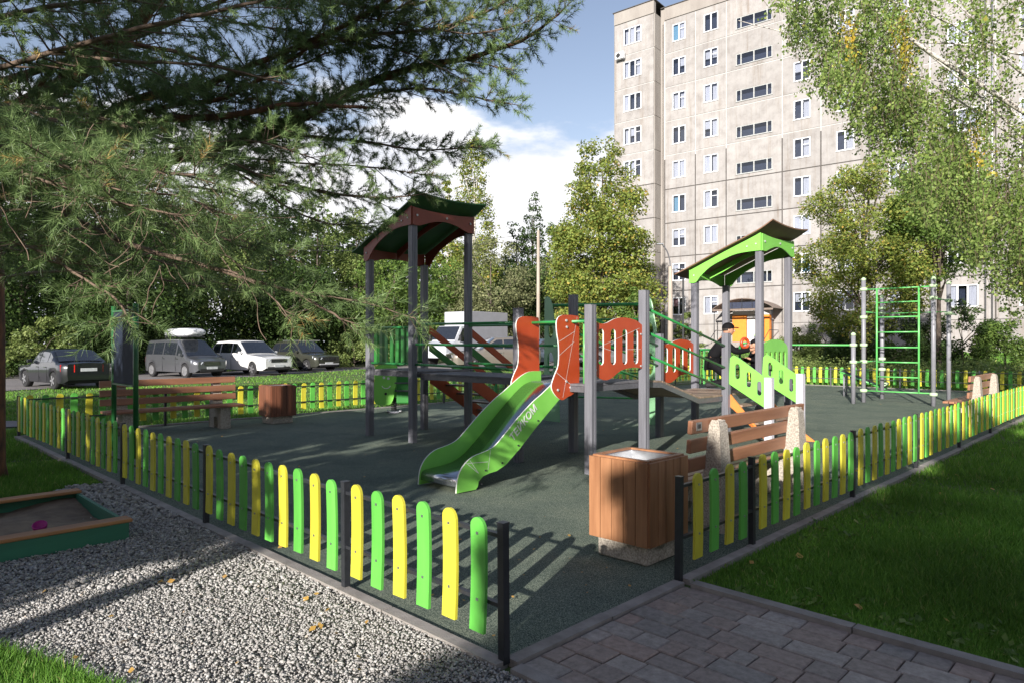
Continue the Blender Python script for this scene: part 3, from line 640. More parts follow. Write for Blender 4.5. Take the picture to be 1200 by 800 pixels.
# low ramp with slotted green sides towards the right
for a_ in (7.742, 8.942):
    o_ = crv([(2.70, 1.36), (2.66, 1.40), (2.58, 1.385), (2.2, 1.13), (2.14, 1.09)], 3)+[(2.14, .62), (2.72, .96)]
    MB().panel([o_, slot(2.575, 1.16, .075, .24), slot(2.39, 1.04, .075, .24), slot(2.22, .91, .07, .22)], lambda s, z, d, a_=a_: q(a_+d, s, z), .018, 0, 1).build('slotted_side', [M['green'], M['teal']], play)
    MB().panel([[(2.72, .80), (2.0, -.0), (1.84, -.0), (2.72, .60)][::-1]], lambda s, z, d, a_=a_: q(a_+.03+d, s, z), .03).build('stair_stringer', M['orange'], play)
for i in range(5): MB().b2(q(7.80, 2.52-i*.13, .60-i*.13), q(8.93, 2.68-i*.13, .63-i*.13)).build('tread', M['deckw'], play)
# steering wheel toy
wc = Vector(q(9.42, 3.26, 1.60)); nrm = (Vector((-.35, -1, 0))).normalized(); rt = nrm.cross(Vector((0, 0, 1)))
th_ = np.linspace(0, 2*math.pi, 25); mb = MB(); mb.tube([wc+(rt*math.cos(t)+Vector((0, 0, 1))*math.sin(t))*.085 for t in th_], .028, 8, 0, False); mb.build('toy_wheel', M['red'], play)
pipe(wc-rt*.09, wc+rt*.09, .016, 'pipe_light', 'wheel_spoke'); pipe(wc-nrm*.0, wc-nrm*.12-Vector((0, 0, .05)), .018, 'pipe', 'wheel_stem'); pipe(wc-nrm*.12-Vector((0, 0, .05)), Vector(q(9.46, 3.38, .78)), .022, 'pipe', 'wheel_stem')
# ================================================================== other equipment
def arrow(v): return v
cf = thing('climbing_frame', 'green climbing frame with tall side panels standing behind the slide deck', 'climbing frame', Vector((1.7, 13.87, 0)), R(-17))
for x in (-1.02, 1.0):
    o_ = crv([(-.07, 2.52), (.02, 2.56), (.13, 2.42), (.2, 2.1), (.27, 1.75), (.30, 1.2), (.33, .5)], 4)+[(.36, 0), (-.1, 0)]
    hole = [(.1+.085*math.cos(t), 1.85+.15*math.sin(t)) for t in np.linspace(0, 2*math.pi, 15)[:-1]]; hole2 = [(.1+.10*math.cos(t), 1.2+.22*math.sin(t)) for t in np.linspace(0, 2*math.pi, 15)[:-1]]
    MB().panel([o_, hole, hole2], lambda s, z, d, x=x: (x+d+s*.85, -s*.55, z), .02, 0, 0).build('side_panel', M['teal'], cf)
    MB().tube([(x-.02, .12, 0), (x-.02, .12, 2.48)], .04, 10).build('post', M['pipe'], cf)
for z in (2.38, 2.08, 1.55, 1.0, .5): MB().tube([(-1.0, .1, z), (1.0, .1, z)], .035 if z > 2.2 else .02, 10).build('bar', M['pipe'], cf)
# spring rocker
sp = W(6.95, 10.6); sr = thing('spring_rocker', 'green spring rocker with a drawn face seen behind the first tower', 'spring rocker', sp, R(6))
fo = crv([(-.42, 1.05), (-.2, 1.12), (.02, 1.08), (.06, .8), (.03, .55), (-.02, .3), (-.12, .2), (-.40, .22), (-.46, .5), (-.43, .8)], 4, True)
MB().panel([fo], lambda s, z, d: (s, -.16+d, z), .018, 0, 1).build('side_panel', [M['green'], M['white']], sr)
MB().panel([fo], lambda s, z, d: (s+.03, .16+d, z), .018, 0, 1).build('side_panel', [M['green'], M['white']], sr)
MB().b2((.06, -.15, .22), (.36, .15, 1.02)).build('seat_block', M['greendark'], sr, bevel=.03, seg=2)
for z in (.5, .68): MB().b2((.02, -.17, z), (.38, .17, z+.03)).build('crossbar', M['rail_grey'], sr)
hx = [(.0+.055*math.cos(t*7.5*math.pi*2)*(1+.15*math.sin(t*40)), .055*math.sin(t*7.5*math.pi*2), .05+t*.30) for t in np.linspace(0, 1, 110)]
MB().tube(hx, .014, 6).build('spring', M['rubber_black'], sr); MB().tube([(0, 0, 0), (0, 0, .03)], .15, 14).build('base_plate', M['post_white'], sr)
for s in (-1, 1): MB().tube([(.12*s, -.07, .03), (.17*s, -.09, .05)], .03, 8).build('clamp', M['galv'], sr)
mb = MB(); 
for c, r_ in (((-.22, .82), .03), ((-.12, .80), .03)): mb.tube([(c[0], -.162, c[1]), (c[0], -.167, c[1])], r_, 12)
arc = [(-.17+.1*math.cos(t), -.165, .66+.09*math.sin(t)) for t in np.linspace(math.pi*1.1, math.pi*1.9, 9)]; mb.tube(arc, .01, 5); mb.build('face_marking', M['white'], sr)
mb = MB(); mb.tube([(-.18, -.162, .45), (-.18, -.168, .45)], .03, 12); mb.build('handle_hole', M['rubber_black'], sr)
# workout frame
wf = thing('workout_frame', 'grey and green workout frame with wall bars and pull-up posts at the far right', 'workout frame', Vector((10.4, 18.6, 0)), 0)
o0 = Vector((10.4, 18.6, 0)); Bp = Vector((9.58, 18.6, 0)); Ap = Vector((9.1, 18.2, 0)); Cp = Bp+U*1.6; Dp = Bp-VV*1.66; Ep = Dp+U*1.6; Gp = Ap+VV*2.7
def wpost(p, h, col, r=.055):
    l = p-o0; o = MB().tube([l, l+Vector((0, 0, h))], r, 14).build('post', M['steelpost'], wf)
    MB().tube([l+Vector((0, 0, h+.0)), l+Vector((0, 0, h+.05)), l+Vector((0, 0, h+.085))], [r+.006, r+.005, .02], 14).build('post_cap', M['capgreen'], wf)
    for z in col: MB().tube([l+Vector((0, 0, z-.045)), l+Vector((0, 0, z-.03)), l+Vector((0, 0, z+.03)), l+Vector((0, 0, z+.045))], [r+.01, r+.04, r+.04, r+.01], 14).build('collar', M['capgreen'], wf)
wpost(Ap, 1.80, [1.55, 1.1]); wpost(Bp, 3.30, [3.06, 2.3, 1.55, 1.1, .32]); wpost(Cp, 2.90, [2.6, 2.45, 1.15, .85]); wpost(Dp, 3.22, [3.06, 2.75, .30]); wpost(Ep, 3.20, [2.75, 2.4]); wpost(Gp, 1.80, [1.55])
def wbar(p0, p1, z0, z1=None, r=.018, mat='pipe_light', name='bar'):
    z1 = z0 if z1 is None else z1; MB().tube([p0-o0+Vector((0, 0, z0)), p1-o0+Vector((0, 0, z1))], r, 8).build(name, M[mat], wf)
wbar(Bp, Dp, 3.05); wbar(Bp, Dp, .32); L0 = Bp-VV*.33; L1 = Bp-VV*1.33
for z in (2.68, 2.29, 1.89, 1.49, 1.10, .71): wbar(L0, L1, z)
for p in (L0, L1): MB().tube([p-o0+Vector((0, 0, .32)), p-o0+Vector((0, 0, 3.05))], .024, 8).build('upright', M['pipe_light'], wf)
wbar(Cp, Ep, 2.45, r=.014); wbar(Dp, Ep, 2.75); wbar(Ep, Ep+U*.9, 2.4); wbar(Ap, Gp, 1.55, r=.024); wbar(Ap, Bp, 1.1); wbar(Bp, Cp, 1.1); wbar(Bp, Cp, 2.45)
for z in (2.15, 1.75, 1.4): MB().tube([Cp-o0+Vector((0, 0, z)), Cp-o0+Vector((0, 0, z+.03))], .06, 12).build('band', M['rubber_black'], wf)
sb = thing('sit_up_bench', 'dark inclined sit-up bench behind the wall bars', 'exercise bench', Vector((10.6, 20.6, 0)), R(-38))
MB().box((0, 0, .52), (1.3, .34, .05), 0, Matrix.Rotation(R(22), 3, 'Y')).build('backrest', M['black_pad'], sb, bevel=.015)
MB().tube([(-.62, -.17, .74), (.62, -.17, .25)], .025, 8).build('side_rail', M['pipe_light'], sb); MB().tube([(-.62, .17, .74), (.62, .17, .25)], .025, 8).build('side_rail', M['pipe_light'], sb)
for x, z in ((-.5, .68), (.5, .28)):
    for y in (-.17, .17): MB().tube([(x, y, 0), (x, y, z)], .025, 8).build('leg', M['steelpost'], sb)
MB().tube([(.6, -.28, .4), (.6, .28, .4)], .05, 10).build('foot_roller', M['capgreen'], sb)
# ================================================================== benches, bins, board, sandbox
def bench_parts(t, L_=2.35):
    def sup(x):
        w = .17
        pr = [(-.03, 0), (.17, 0), (.17, .12), (.20, .20), (.27, .235), (.34, .20), (.37, .12), (.37, 0), (.52, 0), (.52, .40), (.16, .40), (.13, .62), (.105, .90), (.08, .935), (.03, .935), (.005, .90), (-.02, .5)]
        mb = MB(); tri = None
        def f(s, z, d): 
            k = 1-.35*max(0, (z-.4)/.53); return (x+(d-.5)*w*k, s, z)
        mb.panel([pr], f, 1.0); mb.build('support', M['concrete'], t, bevel=.012, seg=2)
    sup(-.83); sup(.83)
    for k, z in enumerate((.90, .74, .58)):
        MB().box((0, 0, 0), (L_, .045, .115)).build('back_plank', M['benchwood'], t, (0, .135+.035*(2-(2-k)) if False else .130+.012*k, z), (R(4), 0, 0), bevel=.008, seg=2)
    for k in range(4):
        MB().box((0, 0, 0), (L_, .095, .045)).build('seat_plank', M['benchwood'], t, (0, .215+.108*k, .425), bevel=.008, seg=2)
def bench(label, a, b, flip=False):
    t = thing('bench', label, 'bench', W(a, b), TH+(math.pi if flip else 0), 'wooden benches on concrete supports'); bench_parts(t); return t
b1 = bench('wooden bench behind the near waste bin, its back to the right fence', 3.85, .37)
MB().box((0, 0, 0), (.085, .006, .07)).build('plaque', M['galv'], b1, (-1.07, .103, .905)); MB().box((0, 0, 0), (.04, .006, .035)).build('plaque_mark', M['dark_metal'], b1, (-1.07, .099, .905))
bench('wooden bench at the back fence left of the dark waste bin', 2.15, 10.95, True); bench('far wooden bench near the workout frame, seat facing the playground', 14.55, .42)
def waste_bin(label, a, b, mat, s=.52, h=.75):
    t = thing('waste_bin', label, 'waste bin', W(a, b), TH, 'square timber waste bins')
    MB().b2((-.22, -.22, 0), (.22, .22, .165)).build('plinth', M['concrete'], t, bevel=.01)
    n = 5; w = s/n; me = MB().box((0, 0, 0), (w-.006, .022, h-.15)).mesh('board', mat)
    for k in range(4):
        Rk = Matrix.Rotation(math.pi/2*k, 3, 'Z')
        for i in range(n): link('board', me, t, Rk @ Vector((-s/2+w*(i+.5), -s/2-.002+random.uniform(-.001, .001), .15+(h-.15)/2)), (0, 0, math.pi/2*k))
        c = Rk @ Vector((0, -s/2+.032, h+.006)); MB().box((0, 0, 0), (s-.036 if k % 2 else s-.10+.0, .04, .014)).build('top_rim', mat, t, c, (0, 0, math.pi/2*k))
    i_ = s/2-.035; iw = i_-.03
    lin = MB(); zt = h+.008
    lin.add([(-i_, -i_, zt), (i_, -i_, zt), (i_, i_, zt), (-i_, i_, zt), (-iw, -iw, zt-.01), (iw, -iw, zt-.01), (iw, iw, zt-.01), (-iw, iw, zt-.01), (-iw*.8, -iw*.8, .25), (iw*.8, -iw*.8, .25), (iw*.8, iw*.8, .25), (-iw*.8, iw*.8, .25)],
            [(0, 1, 5, 4), (1, 2, 6, 5), (2, 3, 7, 6), (3, 0, 4, 7), (4, 5, 9, 8), (5, 6, 10, 9), (6, 7, 11, 10), (7, 4, 8, 11), (8, 9, 10, 11)]); lin.build('liner', M['galv'], t)
    return t
waste_bin('near square waste bin of orange-brown boards beside the paved path', 1.97, .53, M['binwood']); waste_bin('dark brown square waste bin by the left bench', 4.12, 10.65, M['binwood_d'])
ib = thing('notice_board', 'dark blank notice board on two green posts inside the left fence', 'notice board', Vector((-5.62, 9.9, 0)), TH+math.pi/2)
for x in (-.50, .50): MB().tube([(x, 0, 0), (x, 0, 2.15)], .035, 10).build('post', M['post_green'], ib)
MB().b2((-.45, -.02, 1.02), (.45, .02, 2.05)).build('panel', M['board_navy'], ib); MB().b2((-.47, -.03, .99), (.47, .03, 1.015)).build('frame', M['post_green'], ib); MB().b2((-.47, -.03, 2.055), (.47, .03, 2.08)).build('frame', M['post_green'], ib)
# sandbox
sx = thing('sandbox', 'green sandbox with worn orange top boards on the gravel', 'sandbox', W(-1.45, 4.55), TH)
sL = .82
for k in range(4):
    rk = math.pi/2*k; Rk = Matrix.Rotation(rk, 3, 'Z')
    MB().box((0, 0, 0), (2*sL-.05 if k % 2 else 2*sL, .03, .14)).build('side_board', M['sandboxgreen'], sx, Rk @ Vector((0, -sL, .07)), (0, 0, rk))
    if k in (0, 2): MB().box((0, 0, 0), (2*sL+.06, .15, .028)).build('top_board', M['sandboxtop'], sx, Rk @ Vector((0, -sL+.05, .156)), (0, 0, rk), bevel=.006)
n_ = 22; V = []
for i in range(n_+1):
    for j in range(n_+1):
        x = -sL+.02+(2*sL-.04)*i/n_; y = -sL+.02+(2*sL-.04)*j/n_; V.append((x, y, .06+.035*math.sin(x*5+1)*math.cos(y*4)+random.uniform(-.008, .008)))
MB().add(V, [(i*(n_+1)+j, (i+1)*(n_+1)+j, (i+1)*(n_+1)+j+1, i*(n_+1)+j+1) for i in range(n_) for j in range(n_)], 0, True).build('sand', M['sand'], sx)
tp = W(-1.15, 4.15, .10)
ty = MB().loft([[(r_*math.cos(t), r_*math.sin(t), z) for t in np.linspace(0, 2*math.pi, 12, endpoint=False)] for r_, z in ((.02, 0), (.045, 0), (.055, .05), (.05, .055), (.035, .02))]).build('sand_mould', M['magenta'], None, tp, (R(25), R(10), 0)); tag(ty, 'small magenta sand mould lying in the sandbox', 'toy')
# ================================================================== people
def skinfig(name, nodes_, edges, radii, mat, parent, sub=2):
    me = bpy.data.meshes.new(name); me.from_pydata(nodes_, edges, []); me.materials.append(mat)
    o = link(name, me, parent); md = o.modifiers.new('skin', 'SKIN'); md.use_smooth_shade = True
    sv = me.skin_vertices[0].data
    for i, r_ in enumerate(radii): sv[i].radius = (r_, r_) if not isinstance(r_, tuple) else r_; sv[i].use_root = (i == 0)
    ss = o.modifiers.new('sub', 'SUBSURF'); ss.levels = sub; ss.render_levels = sub; return o
def person(label, loc, rz, J, sc=1.0, top='cloth_black', cap=True):
    """J: joints in local coordinates, +x is where the person faces"""
    t = thing('person', label, 'person', loc, rz); t.scale = (sc, sc, sc)
    n = []; e = []; r = []
    def ad(p, rad, par=None):
        n.append(tuple(p)); r.append(rad)
        if par is not None: e.append((par, len(n)-1))
        return len(n)-1
    V3 = Vector; pel = ad(J['pelvis'], .10); ch = ad(J['chest'], .11, pel); nk = ad(J['neck'], .05, ch); hd = ad(J['head']-V3((0, 0, .06)), .062, nk); h2 = ad(J['head']+V3((0, 0, .02)), .085, hd); ad(J['head']+V3((0, 0, .08)), .06, h2)
    jk_n = []; jk_e = []; jk_r = []
    for s, sd in (('l', 1), ('r', -1)):
        sh = ad(J['sh_'+s], .048, ch); el = ad(J['el_'+s], .038, sh); wr = ad(J['wr_'+s], .026, el); d = (J['wr_'+s]-J['el_'+s]).normalized(); pm_ = ad(J['wr_'+s]+d*.06, .030, wr)
        sdv = d.cross(Vector((0, 0, 1))).normalized()
        for i in range(4):
            f0 = ad(J['wr_'+s]+d*.10+sdv*(.021*(i-1.5)), .009, pm_); f1 = ad(J['wr_'+s]+d*(.125+.006*(1.5-abs(i-1.5)))+sdv*(.021*(i-1.5))-V3((0, 0, .008)), .008, f0); ad(J['wr_'+s]+d*(.145+.008*(1.5-abs(i-1.5)))+sdv*(.020*(i-1.5))-V3((0, 0, .025)), .006, f1)
        th1 = ad(J['wr_'+s]+d*.05+sdv*.04*sd, .011, pm_); ad(J['wr_'+s]+d*.085+sdv*.055*sd-V3((0, 0, .012)), .008, th1)
        hp = ad(J['hip_'+s], .075, pel); kn = ad(J['kn_'+s], .055, hp); an = ad(J['an_'+s], .038, kn); ad(J['an_'+s]+V3((.10, 0, -.045)), .03, an)
    skinfig('body', n, e, r, M['skin'], t)
    # jacket and trousers as garments over the body
    n2 = [J['pelvis'], J['pelvis'].lerp(J['chest'], .5), J['chest'], J['neck']-V3((0, 0, .03))]; e2 = [(0, 1), (1, 2), (2, 3)]; r2 = [(.155, .13), (.16, .13), (.165, .13), .065]
    for s in 'lr':
        i = len(n2); n2 += [J['sh_'+s], J['el_'+s], J['wr_'+s]]; r2 += [.075, .06, .042]; e2 += [(2, i), (i, i+1), (i+1, i+2)]
    skinfig('jacket', [tuple(x) for x in n2], e2, r2, M[top], t)
    n3 = [J['pelvis']]; e3 = []; r3 = [.13]
    for s in 'lr':
        i = len(n3); n3 += [J['hip_'+s], J['kn_'+s], J['an_'+s]]; r3 += [.10, .075, .055]; e3 += [(0, i), (i, i+1), (i+1, i+2)]
    skinfig('trousers', [tuple(x) for x in n3], e3, r3, M['cloth_black'], t)
    for s in 'lr':
        a_ = J['an_'+s]; MB().loft([[(a_.x+x, a_.y+w*math.cos(q_), a_.z-.03+h*math.sin(q_)) for q_ in np.linspace(0, 2*math.pi, 10, endpoint=False)] for x, w, h in ((-.07, .03, .03), (-.04, .045, .05), (.08, .048, .04), (.17, .04, .03), (.2, .015, .012))]).build('shoe', M['rubber_black'], t)
    H = J['head']
    def ell(c, d, name, mat, k=10, zmin=-1):
        rings = []
        for i in range(k+1):
            ph = -math.pi/2+math.pi*i/k; z = math.sin(ph)
            z = max(z, zmin); rr = math.sqrt(max(0, 1-z*z))
            rings.append([(c.x+d[0]*rr*math.cos(t_), c.y+d[1]*rr*math.sin(t_), c.z+d[2]*z) for t_ in np.linspace(0, 2*math.pi, 16, endpoint=False)])
        return MB().loft(rings).build(name, mat, t)
    ell(H+V3((.0, 0, .0)), (.098, .078, .118), 'head', M['skin']); ell(H+V3((-.018, 0, .025)), (.098, .085, .112), 'hair', M['hair'], 12, -.35)
    ell(H+V3((.104, 0, -.015)), (.018, .014, .024), 'nose', M['skin'], 6)
    for s in (-1, 1): ell(H+V3((.002, .079*s, -.01)), (.02, .01, .03), 'ear', M['skin'], 6); ell(H+V3((.088, .03*s, .012)), (.01, .012, .008), 'eye', M['hair'], 5)
    MB().box(H+V3((.092, 0, -.058)), (.012, .045, .008)).build('mouth', M['red'], t)
    if cap:
        ell(H+V3((-.005, 0, .045)), (.112, .098, .095), 'cap', M['cloth_black'], 12, -.15)
        MB().loft([[(H.x+x, H.y+w*c, H.z+z+.012*(1-c*c)*1) for c in (-1, -.5, 0, .5, 1)]+[(H.x+x, H.y+w*c, H.z+z-.006+.012*(1-c*c)) for c in (1, .5, 0, -.5, -1)] for x, w, z in ((.06, .085, .045), (.12, .08, .042), (.18, .05, .034))]).build('cap_peak', M['cloth_black'], t)
    return t
V3 = Vector
Jad = dict(pelvis=V3((-.22, 0, .50)), chest=V3((-.03, 0, .80)), neck=V3((.03, 0, .96)), head=V3((.10, 0, 1.06)), sh_l=V3((0, .17, .84)), sh_r=V3((0, -.17, .84)), el_l=V3((.20, .22, .68)), el_r=V3((.22, -.20, .66)), wr_l=V3((.46, .12, .74)), wr_r=V3((.47, -.10, .70)),
           hip_l=V3((-.20, .10, .46)), hip_r=V3((-.20, -.10, .46)), kn_l=V3((.22, .16, .50)), kn_r=V3((.20, -.16, .12)), an_l=V3((.10, .14, .09)), an_r=V3((-.25, -.13, .09)))
person('adult in black jacket and black cap crouching on the roofed green tower, arms reaching forward', W(9.28, 3.62, .78), R(-12), Jad, 1.0)
Jch = dict(pelvis=V3((0, 0, .50)), chest=V3((.02, 0, .80)), neck=V3((.02, 0, .96)), head=V3((.04, 0, 1.08)), sh_l=V3((0, .14, .86)), sh_r=V3((0, -.14, .86)), el_l=V3((.08, .2, .65)), el_r=V3((.08, -.2, .65)), wr_l=V3((.27, .15, .72)), wr_r=V3((.27, -.15, .72)),
           hip_l=V3((0, .09, .46)), hip_r=V3((0, -.09, .46)), kn_l=V3((.03, .1, .26)), kn_r=V3((.03, -.1, .26)), an_l=V3((-.02, .1, .08)), an_r=V3((-.02, -.1, .08)))
person('small child in dark clothes behind the arched green guard, only the dark hat showing', W(9.85, 3.25, .78), R(195), Jch, .74)
# ================================================================== APARTMENT BUILDING
BZ = .95; H_ = 2.8; ZT = 27.0
bld = thing('apartment_building', 'nine-storey pale grey panel apartment block behind the playground', 'building', Vector((FO.x, FO.y, 0)), FT)
cols = [(-8.15, -4.45, -1.0, 'w3', -6.45, .42), (-3.95, -1.32, 0, 'w2', -2.72, 0), (-1.28, 1.22, 0, 'w2', 0.0, 0), (1.26, 5.48, 0, 'st', 3.4, -.78), (5.52, 8.18, 0, 'w2', 6.9, 0), (8.22, 11.3, 0, 'w2', 9.8, 0),
        (11.34, 14.9, 0, 'w2', 13.1, 0), (14.94, 18.4, 0, 'w3', 16.7, 0), (18.44, 22.0, 0, 'w2', 20.2, 0), (22.04, 26.0, 0, 'st', 24, -.78)]
WT = {'w2': (1.16, 1.42), 'w3': (1.66, 1.42), 'st': (2.75, .90)}
def wall_panel(s0, s1, z0, z1, hole, y, th=.10):
    mb = MB()
    if hole:
        h0, h1, g0, g1 = hole
        mb.b2((s0, y, z0), (h0, y+th, z1)); mb.b2((h1, y, z0), (s1, y+th, z1)); mb.b2((h0, y, z0), (h1, y+th, g0)); mb.b2((h0, y, g1), (h1, y+th, z1))
    else: mb.b2((s0, y, z0), (s1, y+th, z1))
    return mb.build('wall_panel', M['facade'], bld)
def frame_window(w, h, n, old):
    mb = MB(); f = .07 if not old else .06; mi = 0
    mb.b2((-w/2, -.02, -h/2), (-w/2+f, .05, h/2)); mb.b2((w/2-f, -.02, -h/2), (w/2, .05, h/2)); mb.b2((-w/2+f, -.02, -h/2), (w/2-f, .05, -h/2+f)); mb.b2((-w/2+f, -.02, h/2-f), (w/2-f, .05, h/2))
    xs = {2: [0], 3: [-w/6, w/6], 4: [-w*.36, 0, w*.36]}[n]
    for x in xs: mb.b2((x-f*.7, -.025, -h/2+f), (x+f*.7, .045, h/2-f))
    mb.b2((-w/2-.03, -.09, -h/2-.03), (w/2+.03, -.021, -h/2-.004))     # sill
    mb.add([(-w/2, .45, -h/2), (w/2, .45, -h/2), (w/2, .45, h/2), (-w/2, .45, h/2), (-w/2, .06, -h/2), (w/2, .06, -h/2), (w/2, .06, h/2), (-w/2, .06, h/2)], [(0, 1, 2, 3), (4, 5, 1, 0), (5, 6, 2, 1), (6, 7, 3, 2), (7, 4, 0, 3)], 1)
    return mb.mesh('window', [M['winold'] if old else M['winframe'], M['room']])
WM = {'w2': frame_window(1.16, 1.42, 2, False), 'w3': frame_window(1.66, 1.42, 3, False), 'st': frame_window(2.75, .90, 4, True)}
def pane_mesh(w, h): return MB().add([(-w/2, 0, -h/2), (w/2, 0, -h/2), (w/2, 0, h/2), (-w/2, 0, h/2)], [(0, 1, 2, 3)]).mesh('pane', M['pane'])
PMs = {}
cur = {}
def curtain_mesh(w, h, mat):
    key = (round(w, 2), round(h, 2), mat)
    if key not in cur:
        n = 14; V = []; 
        for i in range(n+1): x = -w/2+w*i/n; y = .012*math.sin(i*2.4); V += [(x, y, -h/2), (x, y, h/2)]
        cur[key] = MB().add(V, [(2*i, 2*i+2, 2*i+3, 2*i+1) for i in range(n)], 0, True).mesh('curtain', M[mat])
    return cur[key]
def put_window(kind, s, z, y):
    o = link('window', WM[kind], bld, (s, y+.03, z)); w, h = WT[kind]; n = {'w2': 2, 'w3': 3, 'st': 4}[kind]
    if n == 4: ed = [-w/2, -w*.36, 0, w*.36, w/2]
    else: ed = list(np.linspace(-w/2, w/2, n+1))
    for i in range(n):
        x0, x1 = ed[i]+.05, ed[i+1]-.05
        key = (kind, i)
        if key not in PMs: PMs[key] = pane_mesh(x1-x0, h-.14)
        p = link('pane', PMs[key], o, ((x0+x1)/2, .01, 0), (random.uniform(-.01, .01), 0, random.uniform(-.02, .02)))
        if n < 4 and random.random() < .72:
            mat = random.choices(['curtain', 'curtain_pink', 'curtain_blue'], [12, 1, 1])[0]; hh = (h-.14)*random.choice([1, 1, 1, .5])
            link('curtain', curtain_mesh(x1-x0, hh, mat), o, ((x0+x1)/2, .12+random.uniform(0, .15), (h-.14-hh)/2))
    if n < 4 and random.random() < .6:     # muntin of a small casement
        x0, x1 = ed[-2]+.05, ed[-1]-.05; MB().b2((x0, -.01, .20), (x1, .035, .24)).build('muntin', M['winframe'], o)
random.seed(21)
for (s0, s1, y, kind, sc, dz) in cols:
    w, h = WT[kind]
    for k in range(9):
        zc = ZT-H_*k; z1 = zc+1.26+(0 if dz < 0 else dz); z0 = z1-H_; g = .04
        if s1 > 22 and k < 4: continue
        wz = zc+dz; last = (k == 8)
        if kind == 'st' and last: hole = None
        else: hole = (sc-w/2, sc+w/2, wz-h/2, wz+h/2)
        z0_, z1_ = z0+g, z1-g
        if kind == 'st' and hole and wz-h/2 < z0_+.02: hole = (sc-w/2, sc+w/2, z0_+.05, z0_+.05+h); wz = z0_+.05+h/2
        wall_panel(s0+.025, s1-.025, z0_, z1_, hole, y)
        if hole: put_window(kind, sc, wz, y)
    top = ZT+1.26+max(dz, 0)
    MB().b2((s0-.02, y-.06, top+.0), (s1+.02, y+.3, top+1.0)).build('parapet', M['facade_side'], bld)
    MB().b2((s0, y+.0, BZ-.6), (s1, y+.1, top-9*H_-.0)).build('plinth', M['facade'], bld)
# joints behind the panels, mass of the block, side of the projecting wing
zj = ZT+1.26-H_*4-.3
for (s0, s1, y) in ((-8.15, -4.45, -1.0), (-3.97, 26, 0)):
    for k in range(10):
        zz = ZT+1.26+(.42 if y < 0 else 0)-H_*k; MB().b2((s0+.02, y+.03, zz-.09), (s1-.02, y+.06, zz+.09)).build('joint_filler', M['seam_light'] if zz > zj else M['seam_dark'], bld)
for xj in [(c[0]+p_[1])/2 for c, p_ in zip(cols[2:], cols[1:-1])]+[-3.96]:
    MB().b2((xj-.09, .0335, zj), (xj+.09, .058, ZT+1.2)).build('joint_filler', M['seam_light'], bld); MB().b2((xj-.09, .0335, BZ-.5), (xj+.09, .058, zj-.001)).build('joint_filler', M['seam_dark'], bld)
MB().b2((-8.1, .7, BZ-.6), (26, 12, ZT+1.2)).build('block_core', M['facade_side'], bld)
for zz in range(10):
    z1 = ZT+1.26+.42-H_*zz
    if zz < 9: MB().b2((-4.448, -.99, z1-H_+.02), (-4.36, .72, z1-.02)).build('wall_panel', M['facade_side'], bld); MB().b2((-8.19, -.99, z1-H_+.02), (-8.152, 11.9, z1-.02)).build('end_wall_panel', M['facade_side'], bld)
MB().b2((-4.36, .06, BZ-.6), (-3.96, .3, ZT+2.3)).build('recess_wall', M['facade_side'], bld)
MB().b2((-4.2, .06, BZ-.3), (-4.12, .14, ZT+1)).build('downpipe', M['seam_dark'], bld)
MB().b2((-8.3, -1.1, ZT+2.72), (-4.3, 11.9, ZT+2.78)).build('roof_edge', M['seam_dark'], bld); MB().b2((-4.29, -.12, ZT+2.28), (26, 11.9, ZT+2.34)).build('roof_edge', M['seam_dark'], bld)
for s in (17.9, 18.25): MB().tube([(s, -.06, BZ), (s, -.06, ZT)], .05, 8).build('downpipe', M['galv'], bld)
# air conditioner
acx = thing('air_conditioner', 'white air conditioner unit on the upper left wall of the building', 'air conditioner', FO+Vector((math.cos(FT)*-7.45+math.sin(FT)*1.3, math.sin(FT)*-7.45-math.cos(FT)*1.3, ZT-1.15)), FT)
MB().b2((-.4, -.15, -.28), (.4, .15, .28)).build('casing', M['winframe'], acx, bevel=.02); MB().tube([(-.1, -.152, 0), (-.1, -.165, 0)], .2, 18).build('fan_grille', M['blackplastic'], acx)
for x in (-.3, .3): MB().b2((x-.02, -.1, -.33), (x+.02, .30, -.285)).build('bracket', M['galv'], acx)
# entrance canopy
def fpt(s, y, z): return FO+Vector((math.cos(FT)*s-math.sin(FT)*y, math.sin(FT)*s+math.cos(FT)*y, z))
ent = thing('entrance_porch', 'entrance porch with brown arched canopy, orange panels and steps at the foot of the building', 'entrance porch', fpt(3.3, 0, 0), FT)
cw, cdp = 2.25, 2.2
arc_ = [(-cw*1.02+2.04*cw*t, 4.15+.75*math.sin(math.pi*t)**.8) for t in np.linspace(0, 1, 15)]
MB().loft([[(x, y, z) for x, z in arc_]+[(x, y, z-.05) for x, z in arc_[::-1]] for y in (-cdp, -.02)], 0, False).build('canopy_roof', M['canopy'], ent)
MB().b2((-cw, -cdp-.03, 3.98), (cw, -cdp+.03, 4.12)).build('canopy_beam', M['canopy'], ent)
for i in range(5): x = -1.5+i*.75; MB().b2((x-.02, -cdp, 4.13), (x+.02, -cdp+.04, 4.13+.75*math.sin(math.pi*(x+cw)/(2*cw))**.8)).build('canopy_bar', M['dark_metal'], ent)
MB().b2((-1.5, -cdp+.06, 4.14), (1.5, -cdp+.08, 4.60)).build('canopy_glazing', M['room'], ent)
for x in (-cw+.1, -1.5, 1.5, cw-.1): MB().tube([(x, -cdp+.1, 1.7), (x, -cdp+.1, 4.0)], .035, 8).build('canopy_post', M['dark_metal'], ent)
MB().b2((-1.35, -.5, 3.72), (1.45, -.1, 4.05)).build('fanlight', M['plaster'], ent)
MB().b2((-1.35, -.55, 1.72), (-.28, -.1, 3.7)).build('orange_panel', M['ochre_door'], ent); MB().b2((.55, -.55, 1.72), (1.45, -.1, 3.7)).build('orange_panel', M['ochre_door'], ent)
